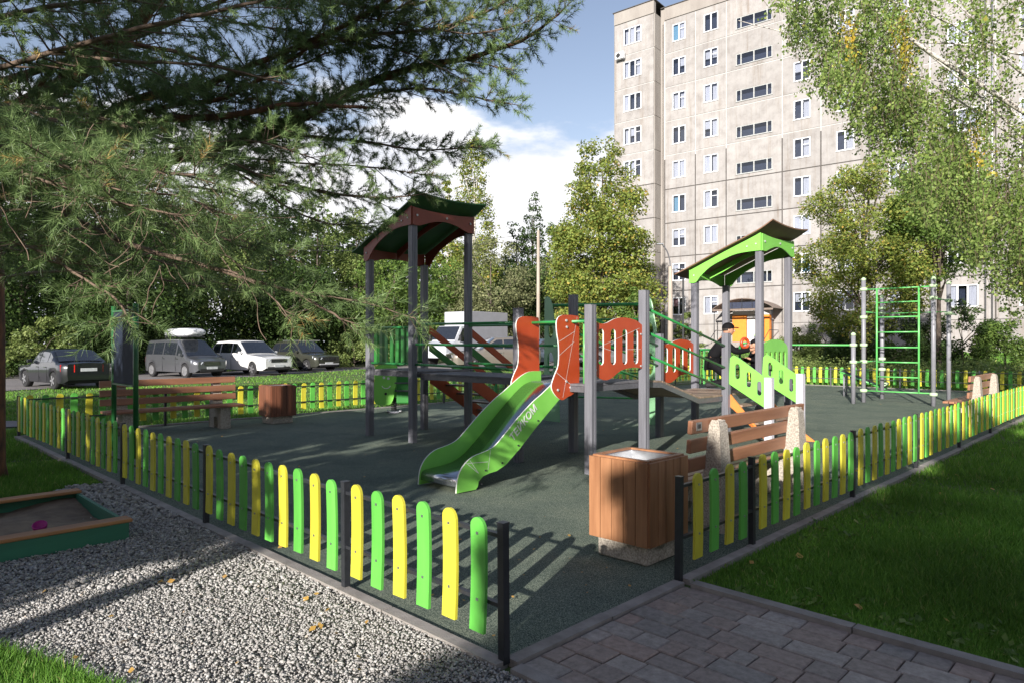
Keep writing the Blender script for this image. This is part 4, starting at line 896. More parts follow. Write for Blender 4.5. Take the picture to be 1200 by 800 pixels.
dd = MB().b2((-.25, -.45, 1.72), (.52, -.1, 3.68)).build('door', M['plaster'], ent); MB().tube([(.4, -.47, 2.6), (.4, -.47, 2.9)], .02, 6).build('handle', M['dark_metal'], dd)
for k in range(4): MB().b2((-2.3, -cdp-.25-.32*k, .7), (2.3, -cdp+.07-.32*k if k else -.12, 1.70-.2*k)).build('step', M['kerb'], ent)
for x in (-2.0, 2.0):
    MB().tube([(x, -.2, 2.55), (x, -cdp, 2.55), (x, -cdp-1.1, 1.85)], .025, 8).build('handrail', M['dark_metal'], ent)
# ================================================================== utility poles
def pole(label, x, y, h, lamp=True, r=.14, mat='polewood'):
    z0 = float(hgt(x, y)); t = thing('street_lamp' if lamp else 'utility_pole', label, 'street lamp' if lamp else 'pole', Vector((x, y, z0)), 0)
    MB().tube([(0, 0, -.3), (0, 0, h*.5), (0, 0, h)], [r, r*.85, r*.65], 10).build('pole', M[mat], t)
    if lamp:
        MB().tube(crv([(0, 0, h-.1), (-.05, 0, h+.4), (-.22, -.05, h+.9), (-.5, -.1, h+1.25)], 4), .035, 8).build('lamp_arm', M['rail_grey'], t); MB().box((-.62, -.1, h+1.28), (.4, .16, .08)).build('lamp_head', M['galv'], t, bevel=.02)
    else:
        MB().tube([(0, 0, h), (0, 0, h+.14)], .04, 8).build('insulator', M['white'], t)
    return t
pole('pale concrete pole rising between the birch and the autumn tree', 1.62, 42.0, 8.3, False, .13)
pole('tall concrete street lamp in front of the building wing', 9.05, 39.0, 5.6, True, .17)
t = thing('lamp_post', 'thin dark lamp post in front of the building windows', 'lamp post', Vector((10.4, 41.5, float(hgt(10.4, 41.5)))), 0)
MB().tube(crv([(0, 0, -.2), (0, 0, 2.5), (0, 0, 5.2), (-.1, 0, 5.45), (-.45, 0, 5.5)], 4), .06, 8).build('pole', M['dark_metal'], t); MB().box((-.55, 0, 5.48), (.35, .14, .07)).build('lamp_head', M['galv'], t)
for k, (dz, lab) in enumerate(((0, 'upper'), (-.3, 'lower'))):
    p0 = Vector((1.62, 42, 8.35-.3*k)); p1 = Vector((-22, 44, 8.6+dz)); pts = [p0.lerp(p1, t_)-Vector((0, 0, 1.3*4*t_*(1-t_)*.6)) for t_ in np.linspace(0, 1, 14)]
    o = MB().tube(pts, .014, 5).build('power_cable', M['rubber_black']); tag(o, '%s thin black cable strung from the pale pole towards the left trees' % lab, 'cable', 'overhead cables')
# ================================================================== VEHICLES
def car(label, cat, loc, heading, L_, Wd, Hh, paint, style='suv', hood=.34, front=True, plate='', extra=None):
    """local +x forward. lofted body, glasshouse with separate glass, wheels"""
    z0 = float(hgt(loc[0], loc[1])); t = thing('parked_car', label, cat, Vector((loc[0], loc[1], z0)), math.atan2(heading[1], heading[0]), 'cars parked along the road')
    hw = Wd/2; wr = .33 if style != 'sedan' else .30; xf = L_/2-.85; xr = -L_/2+.80; sill = .22 if style == 'sedan' else .27
    P = {'suv': dict(belt=.60*Hh, hoodz=.59*Hh, nose=.50*Hh, ws0=L_*.20, ws1=L_*.02, rr=-L_*.37, rb=-L_*.49, tail=.60*Hh),
         'van': dict(belt=.56*Hh, hoodz=.53*Hh, nose=.45*Hh, ws0=L_*.33, ws1=L_*.13, rr=-L_*.46, rb=-L_*.495, tail=.56*Hh),
         'sedan': dict(belt=.63*Hh, hoodz=.60*Hh, nose=.50*Hh, ws0=L_*.19, ws1=L_*.05, rr=-L_*.20, rb=-L_*.36, tail=.66*Hh)}[style]
    xs = sorted(set([round(x, 3) for x in list(np.linspace(-L_/2, L_/2, 41))+[xf+wr*1.12*math.cos(a_) for a_ in np.linspace(0, math.pi, 9)]+[xr+wr*1.12*math.cos(a_) for a_ in np.linspace(0, math.pi, 9)]+[P['ws0'], P['ws1'], P['rr'], P['rb']]]))
    def belt(x): return float(np.interp(x, [-L_/2, P['rb'], 0, P['ws0'], L_/2-.25, L_/2], [P['tail']-.04, P['tail'], P['belt'], P['hoodz'], P['nose']+.06, P['nose']-.04]))
    def roofz(x):
        if x > P['ws0'] or x < P['rb']: return belt(x)+.012
        return float(np.interp(x, [P['rb'], P['rr'], (P['rr']+P['ws1'])/2, P['ws1'], P['ws0']], [belt(P['rb'])+.012, Hh-.05, Hh, Hh-.03, belt(P['ws0'])+.012]))
    def width(x):
        e = min(1, (L_/2-abs(x))/.38); return hw*(.80+.20*math.sqrt(max(0, 1-(1-e)**2)))
    def zlo(x):
        z = sill+(.10 if abs(x) > L_/2-.1 else 0)
        for c in (xf, xr):
            R_ = wr*1.12
            if abs(x-c) < R_: z = max(z, wr+math.sqrt(R_*R_-(x-c)**2))
        return z
    def sect(x):
        w = width(x); b = belt(x); rz_ = roofz(x); zl = zlo(x); g = (rz_-b)/(Hh-P['belt']); tum = .17*max(0, min(1, g)); top = w*(.97-tum)-(.10 if g < .05 else .03)
        return [(w*.955, zl), (w*.995, max(zl+.005, .44*Hh*.75)), (w, max(zl+.01, b-.16)), (w*.965, b), (top+.02 if g > .05 else w*.93, b+(rz_-b)*.93), (top-.05, rz_-.004), (top*.5, rz_+.02), (0, rz_+.03)]
    rings = []
    for x in xs:
        S = sect(x); rings.append([(x, y, z) for y, z in S]+[(x, -y, z) for y, z in S[-2::-1]])
    mb = MB(); mb.loft(rings, 0, True, close=False); n = len(rings[0])
    body = mb.mesh('body', M[paint] if isinstance(paint, str) else paint); bo = link('body', body, t)
    for rg, nm in ((rings[0], 'rear_bumper'), (rings[-1], 'front_bumper')): MB().add(rg, [tuple(range(n))]).build(nm, paint, t)
    MB().b2((-L_/2+.12, -hw+.12, sill-.02), (L_/2-.12, hw-.12, .55)).build('underbody', M['rubber_black'], t)
    def surf(x, k0, k1, s, off=.006):
        S = sect(x); a_, b_ = S[3], S[4]; y = a_[0]+(b_[0]-a_[0])*k1; z = a_[1]+(b_[1]-a_[1])*k1
        return (x, s*(y+off), z)
    # side windows
    cuts = {'suv': [(-.40, -.27), (-.255, -.06), (-.045, .12)], 'van': [(-.455, -.32), (-.30, -.12), (-.10, .13), (.15, .25)], 'sedan': [(-.27, -.20), (-.185, -.03), (-.015, .125)]}[style]
    for s in (-1, 1):
        for c0, c1 in cuts:
            X = np.linspace(c0*L_, c1*L_, 6); V = []; 
            for x in X:
                g = (roofz(x)-belt(x)); 
                if g < .06: g = 0
                V += [surf(x, 0, .10, s), surf(x, 0, .88 if g > .2 else .75, s)]
            fcs = [(2*i, 2*i+2, 2*i+3, 2*i+1) for i in range(5)]
            MB().add(V, fcs if s < 0 else [f[::-1] for f in fcs], 0).build('side_window', M['carglass'], t)
        m_ = MB().box((P['ws0']-L_*.06, s*(hw+.07), P['belt']+.08), (.14, .16, .12)); m_.build('mirror', M[paint] if isinstance(paint, str) else paint, t, bevel=.03, seg=2)
        for c0, c1 in cuts[-2:]: MB().box(((c0+.03)*L_, s*(hw*1.0+.004), P['belt']-.12), (.16, .02, .03)).build('door_handle', M['chrome'], t)
        for c0, c1 in cuts[-2:]: MB().box((c0*L_-.02, s*(hw*.996), .36*Hh), (.012, .012, .38*Hh)).build('door_gap', M['rubber_black'], t)
    # windscreen and rear window
    for x0, x1, nm in ((P['ws0'], P['ws1'], 'windscreen'), (P['rb'], P['rr'], 'rear_window')):
        V = []; 
        for i in range(6):
            tt = .06+.86*i/5; x = x0+(x1-x0)*tt; S = sect(x); yt = S[5][0]*.97; z = S[6][1]
            V += [(x+(.012 if nm[0] == 'w' else -.012), yt*c, z+.012-(abs(c)**3)*.022) for c in (-1, -.6, 0, .6, 1)]
        fc = [(5*i+j, 5*i+j+1, 5*i+6+j, 5*i+5+j) for i in range(5) for j in range(4)]
        MB().add(V, fc, 0, True).build(nm, M['carglass'], t)
    for cx in (xf, xr):
        for s in (-1, 1):
            w_ = thing('wheel', None, None, (cx, s*(hw-.12), wr), 0); w_.parent = t
            MB().tube([(0, -.11, 0), (0, -.10, 0), (0, .10, 0), (0, .11, 0)], [wr-.02, wr, wr, wr-.02], 24).build('tyre', M['rubber_black'], w_)
            rm = MB(); rm.tube([(0, s*.10, 0), (0, s*.118, 0)], wr*.66, 20)
            for k in range(5):
                a_ = 2*math.pi*k/5; rm.box((math.cos(a_)*wr*.33, s*.125, math.sin(a_)*wr*.33), (wr*.55, .012, .06), 1, Matrix.Rotation(-a_, 3, 'Y'))
            rm.build('rim', [M['rubber_black'] if style != 'van' else M['rim'], M['rim']], w_)
    xe = L_/2
    fy = hw*.62; nz_ = P['nose']
    for s in (-1, 1):
        MB().add([(xe-.30, s*(width(xe-.30)+.006), nz_+.02), (xe-.28, s*(width(xe-.28)+.006), nz_-.10), (xe+.008, s*fy, nz_-.17), (xe+.012, s*fy*.8, nz_-.06), (xe-.02, s*fy*1.12, nz_-.04)], [(0, 1, 2, 3, 4) if s > 0 else (4, 3, 2, 1, 0)]).build('headlight', M['headlight'], t)
        MB().add([(-xe+.20, s*(width(xe-.20)+.006), P['tail']-.06), (-xe+.18, s*(width(xe-.18)+.006), P['tail']-.30), (-xe-.012, s*fy*.85, P['tail']-.32), (-xe-.012, s*fy*.85, P['tail']-.06)], [(0, 1, 2, 3) if s < 0 else (3, 2, 1, 0)]).build('tail_light', M['taillight'], t)
    gr = MB().box((xe+.004, 0, nz_-.13), (.02, fy*1.5, .17)); gr.build('grille', M['blackplastic'], t)
    for k in range(3): MB().box((xe+.016, 0, nz_-.08-.05*k), (.012, fy*1.4, .012)).build('grille_bar', M['chrome'], t)
    MB().box((xe+.006, 0, sill+.10), (.03, hw*1.35, .13)).build('lower_grille', M['blackplastic'], t)
    MB().box((xe+.02, 0, sill+.20), (.02, .52, .11)).build('number_plate', M['plate'], t)
    MB().box((-xe-.012, 0, P['tail']-.24 if style == 'sedan' else P['tail']-.3), (.02, .52, .11)).build('number_plate', M['plate'], t)
    return t
hd_ = Vector((.81, -.57)).normalized()
paints = {k: carpaint('paint_'+k, c, m_) for k, c, m_ in (('graphite', (.13, .135, .15), .5), ('white', (.72, .72, .72), .0), ('olive', (.055, .058, .045), .3), ('black', (.006, .007, .010), .0), ('silver', (.33, .33, .35), .6), ('bluegrey', (.16, .2, .28), .5), ('beige', (.25, .22, .19), .4))}
car('black sedan parked at the far left, seen from behind with red tail lights', 'car', (-16.6, 25.3), (-.80, .60), 4.3, 1.70, 1.40, paints['black'], 'sedan')
van = car('grey minivan with a white roof box, second car from the left', 'minivan', (-15.75, 32.9), hd_, 4.6, 1.72, 1.78, paints['graphite'], 'van')
rb = thing('roof_box', 'white snow-mottled roof box strapped on the grey minivan', 'roof box', Vector((-15.75, 32.9, 1.90+float(hgt(-15.75, 32.9)))), math.atan2(hd_.y, hd_.x))
MB().loft([[(x, w*math.copysign(abs(math.cos(a_))**.5, math.cos(a_)), .2+h*math.copysign(abs(math.sin(a_))**.55, math.sin(a_))) for a_ in np.linspace(0, 2*math.pi, 20, endpoint=False)] for x, w, h in ((-1.15, .36, .12), (-1.12, .42, .18), (0, .45, .21), (.8, .44, .2), (1.12, .38, .14), (1.18, .3, .07))]).build('shell', M['roofbox'], rb)
for x in (-.6, .6): MB().box((x, 0, -.02), (.05, 1.3, .03)).build('roof_bar', M['rail_grey'], rb)
suv = car('white crossover parked between the grey minivan and the dark olive car', 'car', (-13.45, 35.1), hd_, 4.75, 1.92, 1.72, paints['white'], 'suv')
dus = car('dark olive crossover with silver bumper trim, nearest the first tower', 'car', (-11.9, 39.1), hd_, 4.3, 1.82, 1.68, paints['olive'], 'suv')
MB().box((2.17, 0, .42), (.05, 1.3, .06)).build('bumper_trim', M['silverplastic'], dus); 
for s in (-1, 1): MB().box((.0-.25, s*.66, 1.71), (1.6, .04, .04)).build('roof_rail', M['galv'], dus)
car('silver estate car beside the white box truck, seen between the tower posts', 'car', (-.9, 33.0), (-.93, -.35), 4.4, 1.75, 1.55, paints['beige'], 'suv')
car('pale car seen past the red slide panel', 'car', (1.2, 37.5), (-.7, -.7), 4.3, 1.75, 1.5, paints['bluegrey'], 'suv')
car('silver hatchback glimpsed through the slots of the red panel', 'car', (5.6, 39.5), (-.9, -.4), 4.2, 1.72, 1.5, paints['silver'], 'suv')
# box truck
tx, ty_ = -2.45, 38.2; tz = float(hgt(tx, ty_)); tr = thing('box_truck', 'white box truck parked behind the first tower', 'truck', Vector((tx, ty_, tz)), math.atan2(-.77, -.60), 'cars parked along the road')
MB().b2((-2.3, -1.0, .75), (.85, 1.0, 2.95)).build('cargo_box', M['boxshade'], tr, bevel=.02); MB().b2((.852, -.97, .78), (.88, .97, 2.92)).build('box_front', M['boxwhite'], tr); MB().b2((-2.3, -.9, .5), (2.0, .9, .74)).build('chassis', M['rubber_black'], tr)
cab = MB(); cab.loft([[(x, s*w, z) for s, z in ((-1, .45), (-1.02, 1.1), (-.88, zt), (.88, zt), (1.02, 1.1), (1, .45))] for x, w, zt in ((.9, .95, 2.15), (1.5, .95, 2.15), (2.05, .93, 1.35), (2.7, .88, 1.15), (2.78, .85, .9))], 0, False); cab.build('cab', M['boxwhite'], tr, bevel=.03)
MB().add([(1.56, -.78, 2.10), (1.56, .78, 2.10), (2.04, .84, 1.40), (2.04, -.84, 1.40)], [(0, 1, 2, 3)]).build('windscreen', M['carglass'], tr, (.02, 0, .02))
for s in (-1, 1):
    MB().add([(1.0, s*.905, 2.02), (1.5, s*.905, 2.02), (1.95, s*.955, 1.35), (1.0, s*.975, 1.3)], [(0, 1, 2, 3)]).build('side_window', M['carglass'], tr, (0, s*.03, 0))
    MB().box((1.85, s*1.12, 1.5), (.12, .14, .3)).build('mirror', M['blackplastic'], tr); MB().box((2.76, s*.6, .95), (.06, .3, .16)).build('headlight', M['headlight'], tr)
    for x in (-1.5, 1.95):
        w_ = thing('wheel', None, None, (x, s*.85, .34), 0); w_.parent = tr; MB().tube([(0, -.1, 0), (0, .1, 0)], .34, 20).build('tyre', M['rubber_black'], w_); MB().tube([(0, s*.09, 0), (0, s*.112, 0)], .19, 16).build('rim', M['rim'], w_)
# ================================================================== VEGETATION
def pt(px, py, d): return Vector(((px-600)/800*d, d, 1.6-(py-402)/800*d))
def leaves(name, C, size, mat, parent, seed=1, aspect=.62, up=.35, kind='stuff', origin=None, droop=0.0, nrm=None):
    g = np.random.default_rng(seed); n = len(C)
    N = g.normal(size=(n, 3)); N /= np.linalg.norm(N, axis=1)[:, None]
    if nrm is not None: N = N+nrm*.7
    N[:, 2] = np.abs(N[:, 2])*.6+up; N /= np.linalg.norm(N, axis=1)[:, None]
    A = np.cross(N, g.normal(size=(n, 3))); A[:, 2] -= droop; A -= N*(A*N).sum(1)[:, None]; A /= np.linalg.norm(A, axis=1)[:, None]; B = np.cross(N, A)
    s = size*g.lognormal(0, .25, n)[:, None]
    V = np.stack([C-A*s*.5, C+B*s*aspect*.5-A*s*.06, C+A*s*.5, C-B*s*aspect*.5-A*s*.06], 1).reshape(-1, 3)
    if origin is not None: V = V-np.array(origin)
    F = np.arange(4*n).reshape(-1, 4)
    rnd = np.clip(g.beta(2, 2.2, n), 0, 1)
    o = link(name, fast_mesh(name, V, F, mat, rnd), parent); tag(o, kind=kind) if kind else None; return o
def crown(x, y, z0, z1, rad, n, seed, puffs=60, pr=.28, hollow=.45, sx=1, sy=1):
    """rad(t) radius profile; puffs of leaves spread through the crown"""
    g = np.random.default_rng(seed); t = g.beta(1.15, 1.25, puffs); R_ = np.array([rad(v) for v in t]); ang = g.uniform(0, 2*np.pi, puffs)
    rr = R_*np.sqrt(g.uniform(hollow**2, 1, puffs))*.88
    P = np.stack([x+rr*np.cos(ang)*sx, y+rr*np.sin(ang)*sy, z0+(z1-z0)*t], 1); rp = pr*np.maximum(R_, .55*R_.max())*g.uniform(.6, 1.35, puffs)
    w = rp**2; w /= w.sum(); k = g.choice(puffs, n, p=w); D = g.normal(size=(n, 3)); D /= np.linalg.norm(D, axis=1)[:, None]
    r = rp[k]*g.uniform(.25, 1.0, n)**.5*g.uniform(.75, 1.2, n); C = P[k]+D*r[:, None]*np.array([1, 1, .75]); C[:, 2] = np.maximum(C[:, 2], z0*.5+.05)
    return C, P, D
def trunk_mesh(x, y, z0, h, r, P, mat, parent, seed=0, lean=(0, 0), nl=9):
    g = random.Random(seed); mb = MB(); pts = [(0, 0, -.3), (.02*h*lean[0], .02*h*lean[1], h*.25), (.05*h*lean[0], .05*h*lean[1], h*.6), (.06*h*lean[0], .06*h*lean[1], h*.95)]
    mb.tube(crv(pts, 4), list(np.interp(np.linspace(0, 1, 13), [0, .05, 1], [r*1.35, r, r*.15])), 9)
    idx = list(range(len(P))); g.shuffle(idx)
    for i in idx[:nl]:
        e = Vector((P[i][0]-x, P[i][1]-y, P[i][2]-z0)); s = Vector((.04*h*lean[0], .04*h*lean[1], max(h*.12, min(h*.8, e.z*.62)))); m = s.lerp(e, .5)+Vector((g.uniform(-.2, .2), g.uniform(-.2, .2), .12*(e-s).length))
        mb.tube(crv([s, m, e], 3), list(np.linspace(r*.42, r*.06, 7)), 6)
    return mb.build('trunk', mat, parent)
def tree(label, x, y, h, R_, mat, n=12000, size=.16, prof='round', seed=1, base=.15, puffs=60, tm='bark2', tr=.16, group=None, name='tree', pr=.28, nl=9, sx=1, sy=1, cat='tree', hollow=.45, up=.35):
    z0 = float(hgt(x, y)); t = thing(name, label, cat, Vector((x, y, z0)), 0, group)
    fn = {'round': lambda v: R_*math.sqrt(max(.03, 1-(2*v-1)**2))**.8, 'cone': lambda v: R_*(max(.05, 1-v)**.75)*min(1, .45+v*3.5), 'column': lambda v: R_*min(1, .5+3*v)*min(1, .12+(1-v)*1.5), 'bush': lambda v: R_*math.sqrt(max(.02, 1-v*v)), 'box': lambda v: R_*(1 if v < .85 else .75), 'ovate': lambda v: R_*(.2+.8*max(0, math.sin(math.pi*min(1, max(0, v))**.62))**.7)}[prof]
    C, P, D = crown(x, y, z0+h*base, z0+h, fn, n, seed, puffs, pr, hollow, sx, sy)
    trunk_mesh(x, y, z0, h*(.9 if prof != 'bush' else .5), tr, P, M[tm], t, seed, nl=nl); leaves('crown', C, size, M[mat] if isinstance(mat, str) else mat, t, seed, origin=(x, y, z0), nrm=D, up=up)
    return t
# woods behind the parked cars, each tree its own
WG = 'trees of the woods behind the parked cars'
wood_spec = [  # px, distance, top py, radius m, material, profile, label
    (-90, 33, 215, 4.2, 'leaf_dark', 'round', 'dark broad tree at the far left edge of the woods'),
    (25, 36, 235, 4.4, 'leaf_dark', 'round', 'dark bushy tree directly behind the black sedan'),
    (95, 40, 205, 4.2, 'leaf_dark', 'round', 'mid green tree between the black sedan and the notice board'),
    (150, 37, 262, 3.6, 'leaf_dark', 'round', 'low dark tree behind the notice board'),
    (205, 42, 230, 4.0, 'leaf_dark', 'round', 'green tree rising behind the grey minivan'),
    (262, 44, 222, 4.0, 'leaf_light', 'round', 'lighter green tree above the white roof box'),
    (318, 46, 215, 3.9, 'leaf_dark', 'column', 'tall green tree behind the white crossover'),
    (372, 50, 222, 3.6, 'leaf_light', 'column', 'pale green tall tree left of the red-roofed tower'),
    (418, 52, 248, 3.6, 'leaf_light', 'column', 'pale tree showing beside the left post of the first tower'),
    (345, 45, 300, 3.4, 'leaf_dark', 'round', 'low dark tree right behind the olive crossover'),
    (462, 49, 300, 3.6, 'leaf_mid', 'round', 'bright green tree seen through the first tower'),
    (515, 52, 312, 3.6, 'leaf_mid', 'round', 'green rounded tree behind the right post of the first tower'),
    (575, 50, 290, 3.4, 'leaf_willow', 'round', 'silvery willow tree right of the red-roofed tower'),
    (612, 53, 322, 3.2, 'leaf_dark', 'round', 'dark rounded tree below the pale pole'),
    (655, 56, 318, 3.2, 'leaf_willow', 'round', 'greyish willow between the dark rounded tree and the autumn tree')]
for i, (px, d, py, R_, mt, pf, lab) in enumerate(wood_spec):
    x = (px-600)/800*d; h = 1.6+(402-py)/800*d; tree(lab, x, d, h, R_, mt, 15000 if px < 500 else 13000, .17, pf, 40+i, .04, 75, group=WG, name='woodland_tree', pr=.30, hollow=.3, nl=6)
for i, (px, d, py, R_) in enumerate([(-60, 50, 250, 5), (60, 52, 240, 5), (170, 54, 240, 5), (270, 56, 240, 5), (365, 58, 250, 5), (450, 62, 300, 4.6), (540, 64, 310, 4.6), (600, 66, 330, 4.4), (680, 68, 320, 4.6), (-190, 42, 220, 5)]):
    labs = ['leftmost dark tree of the second row', 'dark second-row tree above the black sedan', 'dark second-row tree above the notice board', 'dark second-row tree above the roof box', 'dark second-row tree above the olive crossover', 'second-row tree seen between the first tower posts', 'second-row tree behind the tall yellowing birch', 'second-row tree behind the pale pole', 'second-row tree behind the autumn maple', 'dark second-row tree beyond the left picture edge']
    x = (px-600)/800*d; tree(labs[i], x, d, 1.6+(402-py)/800*d, R_, 'leaf_dark', 8500, .42, 'box', 400+i, .02, 60, group=WG, name='woodland_tree', pr=.42, hollow=.1, nl=4)
# understorey as single shrubs
for i, (px, d, w) in enumerate([(-20, 33.5, 2.6), (50, 32, 2.2), (120, 35.5, 2.4), (185, 38.5, 2.2), (250, 40.5, 2.4), (330, 43, 2.2), (415, 46, 2.6), (480, 47, 2.4), (550, 48, 2.2), (640, 50, 2.6)]):
    x = (px-600)/800*d; labs = ['leafy shrub left of the black sedan', 'yellowish shrub beside the front of the black sedan', 'dark shrub between sedan and notice board', 'shrub behind the back of the grey minivan', 'shrub between minivan and white crossover', 'shrub behind the white crossover bonnet', 'bright shrub at the right end of the woodland edge', 'shrub seen under the first tower roof', 'shrub behind the white box truck', 'low shrub behind the slide deck']
    tree(labs[i], x, d, 2.6, w, 'leaf_light' if i in (1, 6) else 'leaf_dark', 5000, .13, 'bush', 140+i, .02, 26, tr=.05, group='shrubs along the woodland edge', name='shrub', cat='shrub', nl=5)
# tall single trees
def at(px, d): return (px-600)/800*d
tree('tall slender birch with yellowing crown rising behind the red-roofed tower', at(556, 60), 60, 18.4, 2.3, 'leaf_autumn', 20000, .19, 'ovate', 201, .06, 150, tm='birchbark', name='birch_tree', pr=.42)
tree('small narrow birch top left of the tall yellowing birch', at(524, 62), 62, 15.3, .9, 'leaf_autumn', 5000, .18, 'ovate', 202, .2, 40, tm='birchbark', name='birch_tree', pr=.5)
for k, (px, py, lab) in enumerate(((605, 268, 'left dark aspen of the three narrow trees behind the pale pole'), (624, 236, 'tallest and middle of the three narrow dark trees behind the pale pole'), (645, 268, 'right narrow dark tree next to the autumn maple'))):
    tree(lab, at(px, 66), 66+k, 1.6+(402-py)/800*66, 1.9, 'leaf_dark' if k < 2 else 'leaf_mid', 9000, .2, 'ovate', 210+k, .05, 90, name='aspen_tree', pr=.42, group='narrow dark trees behind the pale pole')
tree('large autumn-tinted maple in front of the building wing', at(706, 41), 41, 13.6, 3.4, 'leaf_autumn', 52000, .16, 'ovate', 220, .05, 260, name='maple_tree', tr=.2, pr=.27, nl=16, hollow=.2)
tree('bright green young maple at the right foot of the autumn maple', at(748, 38.5), 38.5, 4.6, 1.35, 'leaf_mid', 7000, .13, 'round', 221, .12, 36, name='maple_tree')
tree('yellow-green bush at the base of the street lamp', at(806, 46), 46, 2.7, 1.15, 'leaf_light', 4500, .12, 'bush', 222, .02, 26, tr=.04, name='shrub', cat='shrub')
tree('sparse olive-coloured tree behind the wall bars in front of the building', at(1012, 33), 33, 10.0, 3.5, 'leaf_autumn', 42000, .12, 'round', 230, .13, 170, name='rowan_tree', pr=.22, nl=24, tr=.15, hollow=.2)
tree('dense green tree at the right behind the bars', at(1100, 31), 31, 9.8, 2.5, 'leaf_mid', 25000, .12, 'round', 231, .42, 120, name='rowan_tree', pr=.24, nl=18, tr=.13)
bs = [(968, 37, 2.6, 1.5, 'leaf_mid'), (1000, 34, 2.2, 1.5, 'leaf_dark'), (1045, 33, 2.5, 1.7, 'leaf_dark'), (1078, 35, 2.7, 1.6, 'leaf_dark'), (1128, 31, 3.0, 1.6, 'leaf_dark'), (1178, 30, 2.7, 1.5, 'leaf_mid'), (935, 36, 1.9, 1.4, 'leaf_light')]
bl = ['green bush right of the second tower', 'dark bush behind the short grey posts', 'dark bush behind the wall bars', 'dark bush under the ground-floor window', 'dense dark bush right of the tall bar posts', 'green bush at the right edge by the downpipe', 'low light bush beside the green-roofed tower']
for i, (px, d, h, r_, mt) in enumerate(bs): tree(bl[i], at(px, d), d, h, r_, mt, 7000, .10, 'bush', 240+i, .02, 34, tr=.05, group='bushes along the building front', name='shrub', cat='shrub', nl=8)
hg = thing('hedge', 'low yellow-green hedge behind the far fence', 'hedge', W(PL+1.5, 6), 0)
C = []
g = np.random.default_rng(5)
for i in range(70):
    a_ = PL+1.6+g.uniform(0, 2.4); b_ = -9+25*i/70; p = W(a_, b_); c = g.normal(size=(420, 3))*np.array([.38, .38, .2])+np.array([p.x, p.y, float(hgt(p.x, p.y))+.42+g.uniform(-.1, .2)]); C.append(c)
C = np.concatenate(C); C[:, 2] = np.maximum(C[:, 2], .03); q0 = W(PL+1.5, 6); leaves('foliage', C, .085, M['leaf_light'], hg, 6, origin=(q0.x, q0.y, 0), kind='stuff')
# ---- weeping birch at the right
bt = thing('birch_tree', 'weeping birch hanging into the picture from the right with a few yellow strands', 'tree', Vector((14.4, 16.4, 0)), 0)
g = np.random.default_rng(11); CL = []; CY = []; mb = MB(); O = np.array([14.4, 16.4, 0])
mb.tube(crv([(0, 0, -.2), (.1, 0, 3), (-.1, .1, 7), (-.6, 0, 11), (-1.0, 0, 14)], 4), list(np.linspace(.24, .05, 17)), 10)
def env(px): return float(np.interp(px, [918, 930, 945, 962, 985, 1000, 1015, 1040, 1065, 1090, 1110, 1150, 1200, 1300], [40, 62, 100, 120, 150, 185, 175, 205, 240, 275, 285, 330, 392, 400]))
limbs_b = []
for k in range(14):
    e = Vector((g.uniform(-8.6, 1.5), g.uniform(-2.2, 2.6), g.uniform(8.2, 12.5))); zb = g.uniform(4.5, 8.5); s = Vector((-.1, .05, zb)); m = s.lerp(e, .5)+Vector((0, 0, g.uniform(.3, 1.0))); pl = crv([s, m, e], 6); limbs_b.append(pl)
    mb.tube(pl, list(np.linspace(.04, .008, len(pl))), 5)
lim = [pt(1290, 190, 16.6), pt(1150, 100, 16.2), pt(1090, 62, 16.0), pt(1035, 20, 15.9), pt(985, -30, 15.8)]
pl = crv([tuple(np.array(p)-O) for p in lim], 5); mb.tube(pl, list(np.linspace(.07, .02, len(pl))), 7); limbs_b.append(pl)
SM = MB(); ns = 0
CN = []
for k in range(185):
    px = 922+385*g.beta(1.25, 1.0); d = g.uniform(13.8, 18.6); eb = env(px)-18-abs(g.normal(0, 26)); zb = 1.6-(eb-402)/800*d; zb += g.exponential(2.2) if g.random() < .8 else 0; CN.append((px, d, zb))
for k in range(2300):
    c_ = CN[g.integers(len(CN))]; d = c_[1]+g.normal(0, .28); px = c_[0]+g.normal(0, 15); zb = c_[2]+g.normal(0, .38); L_ = g.uniform(.3, 1.25)
    zb = max(zb, 1.6-(env(px)-402)/800*d)
    if zb > 10.5: continue
    x0 = (px-600)/800*d; sway = g.normal(0, .18, 2); m = int(L_/.019)
    t_ = g.uniform(0, 1, m); X = x0+sway[0]*(1-t_)**2+g.normal(0, .07, m); Y = d+sway[1]*(1-t_)**2+g.normal(0, .07, m); Z = zb+L_*t_+g.normal(0, .02, m)
    Cc = np.stack([X, Y, Z], 1)
    yel = [(995, 42), (1055, 46), (1062, 84), (1145, 175)]; pmid = 402-(zb+L_*.5-1.6)*800/d
    if any(abs(px-a_) < 8 and abs(pmid-b_) < 17 for a_, b_ in yel): CY.append(Cc)
    else: CL.append(Cc)
    SM.tube([(x0-O[0], d-O[1], zb), (x0+sway[0]*.3-O[0], d+sway[1]*.3-O[1], zb+L_*.5), (x0+sway[0]-O[0], d+sway[1]-O[1], zb+L_)], [.002, .0035, .006], 3, caps=False)
mb.build('trunk', M['birchbark'], bt); tag(SM.build('twigs', M['twig'], bt), kind='stuff')
leaves('crown', np.concatenate(CL), .066, M['leaf_birch'], bt, 12, aspect=.75, origin=O, droop=.8, up=.1); leaves('yellow_strands', np.concatenate(CY), .062, M['leaf_yellow'], bt, 13, aspect=.75, origin=O, droop=.8, up=.1)
